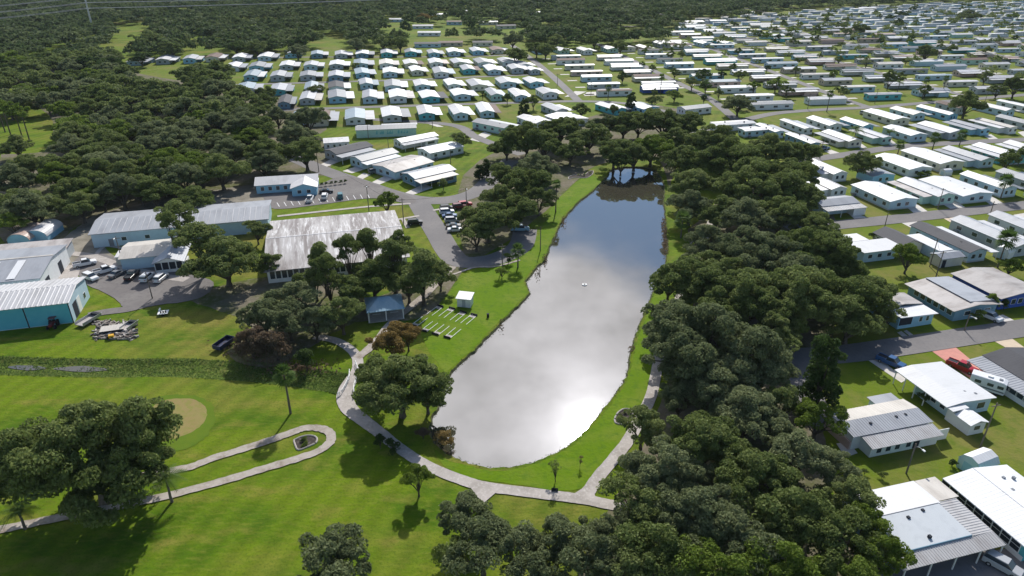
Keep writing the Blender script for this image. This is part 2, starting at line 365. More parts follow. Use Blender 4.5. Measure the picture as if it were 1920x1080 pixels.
# ditch
mb = MB(); rows = [dl, offs(ditch_c, 1.4), offs(ditch_c, -1.4), dr]; zs = (0, -.42, -.45, 0); m_ = len(ditch_c)
for k, row in enumerate(rows): mb.v += [(p.x, p.y, zs[k]) for p in row]
for k in range(3):
    for i in range(m_-1): mb.f.append((k*m_+i, (k+1)*m_+i, (k+1)*m_+i+1, k*m_+i+1))
mb.obj('ditch', weeds)['kind'] = 'structure'
dwm = water_mat('ditch_water', 2.0, (.022,.026,.022), .05, .05)
for i0, i1, ww in ((8, 13, .9), (14, 20, 1.0)):
    seg = ditch_c[i0:i1+1]; k_ = len(seg)-1
    poly_obj('ditch_water', [seg[j]+Vector((0, ww*math.sin(math.pi*(.08+.84*j/k_))*random.uniform(.8,1.2), 0)) for j in range(k_+1)]+[seg[j]-Vector((0, ww*math.sin(math.pi*(.08+.84*j/k_))*random.uniform(.8,1.2), 0)) for j in range(k_, -1, -1)], -.36, dwm)

# ---------------------------------------------------------------- ground patches, roads and paths
def patch(name, L, m, amp=.4, sm=True):
    pts = PP(L)
    pts = wiggle(pts, amp) if sm else pts
    return poly_obj(name, pts, nextz(name), m)
ring = lake[:]   # mown bank grass around the lake
patch('mown_grass', [(835,700),(805,660),(790,625),(800,600),(870,520),(905,500),(960,470),(1010,440),(1040,380),(1100,330),(1126,340),(1108,358),(1085,376),(1062,398),(1048,420),(1038,442),(1028,462),(1020,482),(1006,497),(988,518),(982,530),(990,547),(976,563),(956,584),(935,604),(913,626),(891,650),(864,674)], bankgrass, .15)
patch('mown_grass', [(812,838),(840,862),(880,873),(920,883),(968,880),(1012,867),(1052,849),(1084,828),(1110,801),(1134,773),(1155,747),(1175,717),(1183,695),(1189,665),(1198,630),(1208,602),(1219,575),(1230,550),(1250,560),(1240,640),(1225,720),(1195,790),(1150,850),(1110,905),(1060,920),(960,908),(880,895),(830,872)], bankgrass, .15)
yard_polys = []
patch('yard_lawn', [(1480,330),(1560,290),(1640,260),(1920,240),(2050,240),(2050,600),(1560,660),(1500,560)], lawn)
patch('yard_lawn', [(1560,655),(2050,590),(2300,800),(2300,1200),(1650,1200),(1560,900),(1500,760)], lawn)
patch('home_park_lawn', [(960,185),(1180,190),(1440,225),(1560,300),(1920,240),(2200,230),(2200,20),(1280,20),(1180,85),(980,95)], lawn)
patch('home_park_lawn', [(180,120),(430,100),(930,70),(985,95),(1000,180),(960,240),(520,230),(470,190),(300,160)], lawn)
patch('leaf_litter', [(0,290),(120,280),(300,240),(420,230),(600,260),(620,320),(600,330),(500,345),(505,380),(180,412),(100,460),(0,440)], litter)
patch('leaf_litter', [(0,150),(140,120),(330,150),(480,165),(560,200),(600,250),(300,240),(120,270),(90,215)], litter)
patch('sandy_ground', [(140,430),(190,400),(330,370),(500,345),(512,375),(300,410),(190,420),(200,470),(235,490),(180,500),(120,520),(95,470)], dirt)
patch('leaf_litter', [(345,560),(400,540),(500,520),(620,530),(690,560),(780,520),(860,470),(870,500),(800,590),(700,600),(650,610),(600,640),(500,690),(425,660),(470,620),(430,590)], litter)
patch('leaf_litter', [(1260,330),(1300,220),(1180,200),(900,300),(870,470),(940,460),(1040,380),(1120,310),(1230,300),(1255,350)], litter)
patch('leaf_litter', [(1290,430),(1400,350),(1560,400),(1560,640),(1480,640),(1490,730),(1540,800),(1560,950),(1660,1150),(1100,1150),(1160,930),(1200,840),(1260,700),(1300,560)], litter)
# golf green
def ell(cu, cv, ru, rv): return [(cu+ru*math.cos(t*.3927), cv+rv*math.sin(t*.3927)) for t in range(16)]
patch('golf_fringe', [(265,768),(290,748),(330,740),(375,744),(398,760),(403,785),(390,815),(358,838),(300,850),(240,830)], fringe, .25)
patch('golf_green', [(280,768),(304,752),(340,747),(372,753),(388,770),(384,790),(364,808),(335,820),(295,828),(255,806)], greenm, .12)
# streets
def road(L, w=6.0, m=None, name='street'): return ribbon(name, PP(L), w, m or asphalt)
road([(520,290),(560,300),(600,317),(680,345),(740,365),(790,375),(840,375),(885,364),(912,345),(928,322),(960,300)], 7)
road([(780,372),(800,405),(822,440),(840,470),(858,488),(890,492),(935,484),(975,462),(985,430)], 7)
road([(700,224),(845,234),(890,256),(930,272),(980,290)], 5)
road([(400,215),(520,207),(620,203),(720,200),(850,196),(960,193),(1085,190),(1180,195),(1270,215)], 5)
road([(400,160),(480,158),(620,154),(760,150),(900,144),(1000,140)], 4.5)
road([(380,112),(480,109),(600,107),(760,107),(900,105),(990,102)], 4.5)
road([(960,85),(998,112),(1040,147),(1085,190)], 5)
road([(1120,82),(1150,97),(1200,120),(1270,155),(1330,185),(1380,225)], 5)
road([(1300,75),(1330,90),(1420,124),(1500,155),(1570,182),(1625,200)], 5)
road([(1300,250),(1350,238),(1440,215),(1520,207),(1620,202),(1700,196),(1800,188),(1920,178),(2100,165)], 5.5)
road([(1480,310),(1520,300),(1600,288),(1680,276),(1760,270),(1920,262),(2100,255)], 6)
road([(1480,432),(1550,424),(1700,409),(1920,385),(2100,368)], 6.5)
road([(1440,655),(1500,668),(1590,663),(1700,648),(1920,615),(2100,592)], 6.5)
road([(1400,600),(1460,640),(1495,680),(1515,740),(1540,800)], 5.5)
road([(1560,1180),(1700,1090),(1850,1072),(2000,1050)], 6)
for a4 in (358,430,502,574,646,718): ribbon('street', [GW(a4+.13*(b-400), b) for b in (306,400,520,640,760,900)], 5, asphalt)
for b4 in (522,706): ribbon('street', [GW(a4+.13*(b4-400), b4) for a4 in (245,300,400,500,600,700,900)], 5, asphalt)
# parking areas
patch('parking_lot', [(490,352),(560,358),(600,345),(648,330),(700,345),(775,372),(765,382),(700,372),(600,384),(515,392),(495,372)], asphalt2, .05)
patch('parking_lot', [(150,520),(140,490),(178,474),(240,492),(330,508),(400,530),(372,560),(300,572),(240,580),(215,560),(165,535)], asphalt2, .2)
ribbon('service_path', PP([(165,592),(200,585),(240,580),(280,570)]), 3, asphalt2)
patch('concrete_pad', [(95,540),(90,505),(130,498),(150,500),(136,535)], concrete, .05)
ribbon('sidewalk', PP([(120,475),(170,480),(230,500),(300,517),(350,525)]), 2.6, concrete)
ribbon('sidewalk', PP([(180,478),(200,462),(250,470)]), 1.2, concrete)
for L, w in (([(520,406),(640,393),(700,387),(770,382)],1.4), ([(745,412),(786,405)],1.2), ([(755,410),(765,428)],1.2)):
    ribbon('sidewalk', PP(L), w, concrete)
ribbon('sidewalk', PP([(812,395),(850,388)]), 1.2, concrete)
# cart paths
PATHA = [(590,632),(625,638),(650,650),(668,668),(671,690),(662,708),(650,728),(647,748),(656,768),(680,788),(712,812),(745,838),(790,868),(840,891),(900,911),(960,920),(1040,930),(1100,938),(1150,948),(1230,960)]
ribbon('cart_path', PP(PATHA), lambda t: 2.1+1.0*math.exp(-((t-.38)/.12)**2), concrete, jitter=.04)
ribbon('cart_path', PP([(1088,936),(1105,920),(1122,895),(1150,862),(1178,826),(1200,785),(1220,745),(1230,700),(1240,650),(1262,590),(1290,520),(1320,450),(1334,415)]), 2.1, concrete, jitter=.04)
patch('path_fork', [(1068,932),(1090,918),(1104,905),(1112,918),(1116,932),(1124,946)], concrete, 0, False)
patch('path_fork', [(868,896),(905,912),(940,916),(905,946)], concrete, 0, False)
ribbon('cart_path', PP([(-60,1005),(0,994),(130,968),(270,940),(400,908),(480,884),(560,860),(600,845),(620,828),(618,812),(600,804),(570,804),(530,818),(470,838),(400,860),(340,880),(200,900),(60,886),(-60,885)]), 1.65, oldpath, jitter=.1)
ribbon('cart_path', PP([(668,672),(685,660),(706,640),(740,600),(790,560),(830,520),(850,500)]), 2.0, oldpath, jitter=.1)
ribbon('footpath', PP([(850,515),(890,502),(930,500),(975,488)]), .7, oldpath, jitter=.1)

# ---------------------------------------------------------------- buildings
class Build:
    """a building: an Empty at its base that parents its parts; local x along the ridge"""
    def __init__(s, name, label, cat, loc, rz, group=None): s.o = empty(name, loc, rz, label=label, cat=cat, group=group)
    def box(s, part, m, x0, x1, y0, y1, z0, z1, parent=None): return MB().box(x0,x1,y0,y1,z0,z1).obj(part, m, parent or s.o)
    def prism(s, part, m, prof, x0, x1): return MB().prism(prof, x0, x1).obj(part, m, s.o)
    def gable(s, part, m, x0, x1, y0, y1, ze, zr, oh=.4, t=.12):
        yc = (y0+y1)/2; sl = (zr-ze)/(yc-y0); a = oh*sl
        return s.prism(part, m, [(y0-oh, ze-a), (yc, zr), (y1+oh, ze-a), (y1+oh, ze-a+t), (yc, zr+t), (y0-oh, ze-a+t)], x0-oh, x1+oh)
    def body(s, m, x0, x1, y0, y1, ze, zr, part='wall'):
        yc = (y0+y1)/2
        return s.prism(part, m, [(y0,0),(y1,0),(y1,ze),(yc,zr),(y0,ze)], x0, x1)
    def window(s, x, y, z, w, h, side):
        """side: 'x+', 'x-', 'y+', 'y-' is the way it looks out"""
        d = .04
        if side[0] == 'x':
            k = 1 if side[1] == '+' else -1; f = MB().box(min(x,x+k*d),max(x,x+k*d),y-w/2-.08,y+w/2+.08,z-.08,z+h+.08).obj('window', whitepaint, s.o)
            MB().box(min(x+k*d,x+k*(d+.02)),max(x+k*d,x+k*(d+.02)),y-w/2,y+w/2,z,z+h).obj('pane', glass, f)
        else:
            k = 1 if side[1] == '+' else -1; f = MB().box(x-w/2-.08,x+w/2+.08,min(y,y+k*d),max(y,y+k*d),z-.08,z+h+.08).obj('window', whitepaint, s.o)
            MB().box(x-w/2,x+w/2,min(y+k*d,y+k*(d+.02)),max(y+k*d,y+k*(d+.02)),z,z+h).obj('pane', glass, f)
    def corr(s, part, m, p00, p10, p11, p01, pitch=.45, amp=.045, t=.1):
        """ribbed metal sheet: ribs run from edge p00-p10 to edge p01-p11"""
        p00, p10, p11, p01 = map(Vector, (p00, p10, p11, p01)); n = max(2, int((p10-p00).length/pitch)); v = []; f = []
        nrm = (p10-p00).cross(p01-p00).normalized()
        if nrm.z < 0: nrm = -nrm
        prof = [(0,0),(.55,0),(.65,1),(.9,1)]; xs = [((i+q[0])/n, q[1]*amp) for i in range(n) for q in prof]+[(1,0)]
        for x, h in xs:
            v += [p00.lerp(p10, x)+nrm*h, p01.lerp(p11, x)+nrm*h]
        k = len(xs)
        for i in range(k-1): f.append((2*i, 2*i+2, 2*i+3, 2*i+1))
        b = len(v); v += [p00-nrm*t, p10-nrm*t, p11-nrm*t, p01-nrm*t]
        f += [(b, b+3, b+2, b+1), (0, 1, b+3, b), (2*k-2, b+1, b+2, 2*k-1)]
        f.append(tuple([b]+[b+1]+[2*i for i in range(k-1,-1,-1)])); f.append(tuple([b+2]+[b+3]+[2*i+1 for i in range(k)]))
        return MB().add(v, f).obj(part, m, s.o)
    def posts(s, pts, h, r=.06, m=None):
        for x, y in pts: s.box('post', m or whitepaint, x-r, x+r, y-r, y+r, 0, h)
    def vent(s, x, y, z, m=None): MB().box(x-.2,x+.2,y-.2,y+.2,z-.1,z+.3).obj('roof_vent', m or darkm, s.o)
def grid_build(name, label, cat, a0, a1, b0, b1, axis, group=None):
    """axis 'b': ridge runs away from the camera along the grid's b direction"""
    c = GW((a0+a1)/2, (b0+b1)/2)
    if axis == 'b': return Build(name, label, cat, c, GA+math.pi/2, group), abs(b1-b0)/2, abs(a1-a0)/2
    return Build(name, label, cat, c, GA, group), abs(a1-a0)/2, abs(b1-b0)/2

# --- repeated mobile homes: prototypes, local x = length, y = width; 1 m units at L x W
def proto_home(kind, near):
    b = Build('mobile_home', None, None, (0,0,-500), 0)
    L, W = (16, 12) if kind == 'double' else (16, 8.2) if kind == 'single' else (16, 10)
    if kind == 'double': y0, y1, y2 = -W/2, W/2-4.2, W/2; ze, zr = 2.9, 3.75
    elif kind == 'single': y0, y1, y2 = -W/2, -W/2+4.4, W/2; ze, zr = 2.8, 3.15
    else: y0, y1, y2 = -W/2, W/2, W/2; ze, zr = 2.9, 3.7
    b.body(WALL['white'], -L/2, L/2, y0, y1, ze, zr)
    b.gable('roof', ROOF['white'], -L/2, L/2, y0, y1, ze+.03, zr+.03, .35)
    if y2 > y1:
        e = .55 if kind == 'double' else .9
        b.prism('carport_roof', ROOF['light'], [(y1+.37,ze-.32),(y2,ze-.48),(y2,ze-.36),(y1+.37,ze-.18)], -L/2+1.5, L/2+.8)
        b.box('side_room', WALL['white'], -L/2+2.2, -L/2+7.5, y1+.02, y2-.5, 0, ze-.52)
        if near:
            b.posts([(L/2+.5, y2-.15), (L/2-3.5, y2-.15), (1.5, y2-.15)], ze-.45)
            b.window(-L/2+5, y2-.5, 1.0, 3.0, 1.0, 'y+')
    if near:
        for x in (-5.5, -1.5, 2.2, 6): b.window(x, y0, 1.1, 1.3, 1.05, 'y-')
        yc = (y0+y1)/2
        for y in (yc-1.6, yc+1.4): b.window(-L/2, y, 1.1, 1.3, 1.1, 'x-'); b.window(L/2, y, 1.1, 1.3, 1.1, 'x+')
        b.box('air_conditioner', ROOF['grey'], -6.2, -5.2, y0-1.2, y0-.3, 0, .9)
        b.vent(-3, yc+.8, ze+.55); b.vent(4, yc-.9, ze+.55)
        if y2 > y1: b.box('door', whitepaint, 3, 3.95, y1, y1+.05, .4, 2.4)
        b.box('skirting', WALL['grey'], -L/2-.03, L/2+.03, y0-.03, y1+.03 if y2 == y1 else y1-.03, 0, .45)
    else:
        yc = (y0+y1)/2
        for x in (-4.5, 1, 5.5): MB().box(x-.8,x+.8,y0-.04,y0,1.1,2.1).obj('window', glass, b.o)
        for y in (yc-1.5, yc+1.5): MB().box(-L/2-.04,-L/2,y-.6,y+.6,1.1,2.1).obj('window', glass, b.o); MB().box(L/2,L/2+.04,y-.6,y+.6,1.1,2.1).obj('window', glass, b.o)
    return b.o, L, W
PROTO = {(k, n): proto_home(k, n) for k in ('double','single','plain') for n in (True, False)}
USEDP = set(); NHOME = [0]
WALLS_POOL = ['white']*6+['pale blue']*3+['cream']*2+['grey']*2+['sky blue','mint','pink','tan','grey','white','teal']
ROOF_POOL = ['white']*6+['bright']*4+['cream']*3+['light']*6+['grey']*4+['stained']*3+['blue','brown','dark','rust']
def home(p, rz, L, W, kind='double', roof=None, wall=None, roof2=None, label='', group=''):
    near = p.length < 330
    src, L0, W0 = PROTO[(kind, near)]
    if (kind, near) in USEDP: o = copy_tree(src)
    else: o = src; USEDP.add((kind, near))
    roof = roof or random.choice(ROOF_POOL); wall = wall or random.choice(WALLS_POOL); roof2 = roof2 or random.choice(['white','light','bright','stained',roof])
    o.location = (p.x, p.y, 0); o.rotation_euler = (0, 0, rz); o.scale = (L/L0, W/W0, random.uniform(.95, 1.1))
    for c in o.children:
        n = c.name.split('.')[0]
        if n == 'roof': setmat(c, ROOF[roof])
        elif n == 'carport_roof': setmat(c, ROOF[roof2])
        elif n in ('wall', 'side_room'): setmat(c, WALL[wall])
    tag(o, label.format(roof=ROOFWORD[roof], wall=wall), 'mobile home', group)
    NHOME[0] += 1; return o
TAKEN = []   # footprints, so that nothing else is put there
def clash(p, r):
    return any((p.x-q[0])**2+(p.y-q[1])**2 < (r+q[2])**2 for q in TAKEN)
def take(p, r): TAKEN.append((p.x, p.y, r))

# rows behind the woods, gable ends towards the lake: (u, v of the roof centre, roof, second roof, wall)
ROWS = {
 'sixth': [(265,110,'white','light','pale blue'),(316,108,'white','bright','grey'),(364,107,'light','white','sky blue'),(408,104,'brown','white','cream'),(456,104,'bright','light','grey'),(505,102,'bright','light','pale blue'),(552,97,'light','white','sky blue'),(600,98,'blue','white','steel blue'),(645,98,'light','white','grey'),(685,97,'bright','grey','steel blue'),(730,96,'light','white','teal'),(775,95,'grey','blue','teal'),(817,96,'light','grey','sky blue'),(855,94,'bright','light','pale blue'),(898,92,'light','light','sky blue'),(936,90,'brown','light','cream')],
 'fifth': [(445,121,'bright','light','white'),(490,121,'grey','light','sky blue'),(545,118,'bright','white','grey'),(590,119,'light','white','pale blue'),(638,117,'bright','bright','grey'),(683,115,'blue','light','pale blue'),(730,116,'cream','stained','white'),(775,115,'white','brown','cream'),(822,114,'bright','rust','white'),(865,113,'light','bright','cream'),(910,113,'grey','white','white'),(955,112,'light','white','white')],
 'fourth': [(480,137,'blue','white','sky blue'),(529,138,'light','grey','grey'),(585,137,'grey','light','grey'),(637,138,'light','light','steel blue'),(685,132,'blue','light','sky blue'),(738,131,'bright','white','pale blue'),(785,128,'bright','white','cream'),(832,131,'light','blue','white'),(882,126,'light','brown','teal'),(928,126,'bright','light','pale blue'),(972,125,'light','white','grey')],
 'third': [(470,160,'blue','light','white'),(530,162,'light','grey','teal'),(590,160,'blue','grey','grey'),(637,158,'dark','bright','white'),(692,152,'light','blue','pale blue'),(743,155,'grey','bright','pale blue'),(797,154,'white','bright','pale blue'),(853,153,'bright','white','white'),(900,154,'light','light','cream'),(955,150,'light','blue','pale blue')],
 'second': [(540,185,'dark','grey','steel blue'),(585,178,'light','cream','grey'),(640,175,'grey','bright','sky blue'),(700,176,'light','white','pale blue'),(753,175,'bright','stained','white'),(812,175,'bright','dark','teal'),(870,172,'bright','light','pale blue'),(930,172,'light','blue','mint'),(975,172,'white','white','pale blue')],
 'first': [(568,215,'blue','light','pale blue'),(608,215,'brown','light','cream'),(675,212,'blue','white','white'),(742,208,'bright','grey','grey'),(805,205,'white','bright','teal'),(865,205,'white','bright','pale blue'),(915,200,'bright','brown','pale blue')],
}
for rn, row in ROWS.items():
    for i, (u, v, r1, r2, w) in enumerate(row):
        p = P(u, v, 3.2); take(p, 8)
        nb = row[i+1] if i+1 < len(row) else row[i-1]
        gap = abs(WG(P(nb[0], nb[1], 3.2))[0]-WG(p)[0])
        W = min(13.5, max(9, gap-3.2))
        home(p, GA+R(random.uniform(-5.5,-.5))+math.pi/2*(-1), random.uniform(17,22), W*random.uniform(.92,1.04), 'double', r1, w, r2,
             f'{{roof}} roofed {{wall}} home, {nth(i+1)} from west, {rn} row behind the decorated home', 'gable-fronted mobile homes in rows behind the woods')

# home park to the north-east: columns of homes across the streets
HA = [(1035,96),(1190,92),(1255,68),(1275,40),(1330,30),(1420,26),(1500,18),(1640,10),(1760,4),(1990,0),(1990,205),(1620,200),(1560,188),(1440,205),(1290,205),(1100,175),(1030,110)]
cols = [('first',162,366,508,20,'W'),('second',195,380,500,19,'E'),('third',234,313,900,20,'W'),('fourth',268,315,900,21,'E'),('fifth',305,318,900,21,'W'),('sixth',340,318,900,20,'E'),('seventh',377,318,900,20,'W'),('eighth',411,318,900,20,'E'),
        ('ninth',449,330,900,20,'W'),('tenth',483,330,900,20,'E'),('eleventh',521,340,900,20,'W'),('twelfth',555,345,900,20,'E'),('thirteenth',593,360,900,20,'W'),('fourteenth',627,380,900,20,'E'),('fifteenth',665,400,950,20,'W'),('sixteenth',699,420,950,20,'E')]+[(ONES[17+i//2] if i < 4 else 'outer', 737+i*36, 430, 1050, 20, 'WE'[i%2]) for i in range(9)]
park = []
for cn, a4, bs, be, L, side in cols:
    b = bs; k = 0
    while b < be:
        a = a4+.13*(b-400)
        p = GW(a, b)
        u, v = project(Vector((p.x, p.y, 3)))
        if inpoly(u, v, HA) and not clash(p, 7): park.append((p.length, cn, p, L, side)); take(p, 6)
        b += random.uniform(10.3, 12.2)
        if 516 < b < 530 or 700 < b < 712: b += 12
park.sort(key=lambda q: q[0])
CAP = 300-len([1 for r_ in ROWS.values() for _ in r_])-96
inds, far_homes = park[:CAP], park[CAP:]
cnt = {}
for d, cn, p, L, side in inds:
    cnt[cn] = cnt.get(cn, 0)+1
    kind = random.choice(['single','single','single','plain','double'])
    home(p+Vector((random.uniform(-1,1),0,0)), GA+R(-7)+(0 if side == 'W' else math.pi), random.uniform(18,23) , {'single':8.2,'plain':6.2,'double':10}[kind], kind, None, None, None,
         f'{{roof}} roofed {{wall}} home, {nth(cnt[cn])} nearest in the {cn} park column', 'long mobile homes of the north-east park')
# the far rest as one mass
def far_home_mass(lst):
    v = []; f = []; mi = []
    mats = [WALL['white'], WALL['pale blue'], ROOF['white'], ROOF['light'], ROOF['bright'], ROOF['grey'], ROOF['cream'], WALL['grey']]
    for d, cn, p, L, side in lst:
        hw = random.choice([2.4,2.4,4.2]); hl = random.uniform(8,10.5); rz = GA+R(-7); c, s = math.cos(rz), math.sin(rz)
        wmi = random.choice([0,0,1,7]); rm = random.choice([2,2,3,3,4,5,6]); r2 = random.choice([2,3,4])
        def put(x0,x1,y0,y1,z0,z1,m_):
            n = len(v)
            for z in (z0,z1):
                for x,y in ((x0,y0),(x1,y0),(x1,y1),(x0,y1)): v.append((p.x+x*c-y*s, p.y+x*s+y*c, z))
            for q in ((4,5,6,7),(0,1,5,4),(1,2,6,5),(2,3,7,6),(3,0,4,7)): f.append([n+i for i in q]); mi.append(m_)
        put(-hl,hl,-hw,hw,0,2.9,wmi); put(-hl-.3,hl+.3,-hw-.3,hw+.3,2.9,3.15,rm)
        if random.random() < .75: put(-hl+3,hl,hw+.35,hw+3.8,2.55,2.7,r2); put(-hl+4,-1,hw+.35,hw+3.4,0,2.5,wmi)
    me = mesh_np('distant_homes', v, f, mats, mi)
    o = link(bpy.data.objects.new('distant_homes', me)); o['kind'] = 'stuff'; o['label'] = 'far mass of pale roofed mobile homes'
if far_homes: far_home_mass(far_homes)

# homes east of the lake woods and along the lanes, long side running away: (u, v roof centre, L, W, kind, roof, wall, roof2, flip)
EAST = {
 'along the lane below the park crossroads': [(1450,238,15,8,'single','light','pale blue','light',0),(1500,230,18,8,'single','light','white','light',0),(1552,226,16,10.5,'double','light','white','light',0),(1612,228,15,9,'double','white','sky blue','grey',0),(1662,214,20,9,'plain','bright','cream','white',0),(1708,207,15,11,'double','cream','pale blue','white',0),(1757,206,20,5.5,'plain','white','sky blue','white',0),(1783,197,14,4.5,'plain','brown','grey','brown',0),(1868,199,19,9,'double','white','pale blue','cream',0),(1912,194,19,8,'single','bright','white','light',0)],
 "on the palm lane's north side": [(1512,258,17,8,'single','white','steel blue','stained',0),(1572,254,17,10,'double','light','cream','light',1),(1632,249,16,8,'single','light','mint','white',1),(1697,244,16,8.5,'plain','bright','pale blue','white',0),(1757,239,18,13,'double','bright','grey','light',1),(1812,233,17,8.5,'single','light','sky blue','light',1),(1862,230,18,8,'single','cream','white','white',1),(1914,224,18,9,'double','grey','grey','light',0)],
 "on the palm lane's south side": [(1538,312,18,9,'double','bright','white','light',1),(1692,302,18,10,'plain','bright','white','white',0),(1748,292,19,11,'plain','bright','cream','white',0),(1808,288,18,10,'double','light','pale blue','light',1),(1866,282,18,11,'double','bright','teal','white',1),(1925,278,18,10,'double','white','white','white',1)],
 'along the north edge of the park': [(1013,91,17,11,'double','bright','pale blue','light',0),(1057,91,17,12,'double','light','mint','bright',0),(1100,92,17,11,'double','white','white','bright',0),(1143,89,15,9,'plain','white','mint','white',0),(1172,87,15,12,'plain','grey','cream','white',0),(1210,87,15,10,'double','bright','tan','white',0),(1243,80,16,12,'double','light','grey','light',0),(1283,80,16,11,'double','bright','sky blue','light',0),(1320,79,16,11,'double','bright','pale blue','light',0),(1362,78,16,11,'double','light','sky blue','bright',0)],
 'beside the first park street': [(1005,150,17,12,'double','white','sky blue','grey',0),(1031,170,15,12,'double','light','white','stained',0),(985,118,15,11,'double','light','white','white',0),(1003,128,12,9,'double','bright','grey','white',0)],
 'in the short row under the woods': [(1548,345,10,9,'double','white','white','bright',1),(1643,322,8,9,'plain','light','sky blue','light',1)],
 "on the middle street's north side": [(1658,358,17.5,10.5,'plain','bright','pale blue','white',0),(1727,352,17.5,10.5,'double','light','mint','stained',1),(1792,347,18,12,'plain','bright','pale blue','white',0),(1860,338,17,9,'double','bright','pale blue','grey',0),(1930,332,17,10,'double','light','grey','white',0)],
 "on the middle street's south side": [(1786,443,20,9,'double','dark','pale blue','bright',0),(1868,432,21,10,'double','light','grey','white',0),(1935,420,20,9,'double','light','white','white',0)],
}
EP = []
for rn, row in EAST.items():
    for i, (u, v, L, W, kind, r1, w, r2, fl) in enumerate(row):
        p = P(u, v, 3.2); take(p, 8)
        home(p, GA+math.pi/2+(math.pi if not fl else 0), L, W, kind, r1, w, r2, f'{{roof}} roofed {{wall}} home, {nth(i+1)} from west {rn}', 'mobile homes on the lanes east of the lake')
# homes on the curving street west of the lake
for i, (u, v, deg, L, W, kind, r1, w, r2, fl, lab) in enumerate([
  (660,279,47,17,13,'double','dark','grey','light',1,'dark solar-panelled home at the woods end of the curving street'),
  (708,292,47,17,12,'double','grey','pale blue','bright',1,'grey roofed home with a white side roof on the curving street'),
  (756,305,47,18,13,'plain','stained','pale blue','rust',0,'home with the rust-stained white roof on the curving street'),
  (811,323,40,17,13,'double','light','steel blue','cream',1,'grey and cream roofed home nearest the bend of the curving street'),
  (784,258,40,18,10,'double','white','white','light',1,'white two-roofed home behind the curving street homes'),
  (826,275,40,16,9,'plain','bright','white','white',0,'bright white flat roofed home beside the lone yard oak'),
  (930,230,-40,19,11,'double','grey','mint','light',0,'green walled home with small porch beside the curving street'),
  (630,262,15,10,8,'plain','white','white','white',0,'white home half hidden behind the woods edge'),
  (1005,222,-60,16,11,'double','white','white','light',0,'broad white roofed home behind the oaks at the lake head'),
  (1045,200,-65,16,10,'double','light','grey','white',0,'grey and white home by the street crossing at the park corner'),
  (1062,218,-60,15,14,'plain','bright','white','white',0,'wide white roof just above the lake head oaks'),
  (1150,197,-60,17,10,'double','light','teal','white',0,'teal walled home beside the dark round cypress'),
  (1205,197,-60,14,10,'plain','light','sky blue','white',0,'pale home between the dark cypress and the bright bushes'),
  (1302,200,25,16,7,'plain','grey','white','white',0,'white walled home with four windows on the lane corner'),
  (1238,162,8,21,10,'double','bright','deep blue','white',1,'large white roofed home with blue porch at the end of its column'),
  (1370,228,15,20,9,'single','light','white','white',0,'long pale roofs just above the oak belt'),
  (1415,238,15,15,9,'single','white','pale blue','light',0,'white home at the lane bend behind the spreading oak')]):
    p = P(u, v, 3.2); take(p, 8)
    home(p, R(deg)+(math.pi if fl else 0), L, W, kind, r1, w, r2, lab, 'homes round the head of the lake')

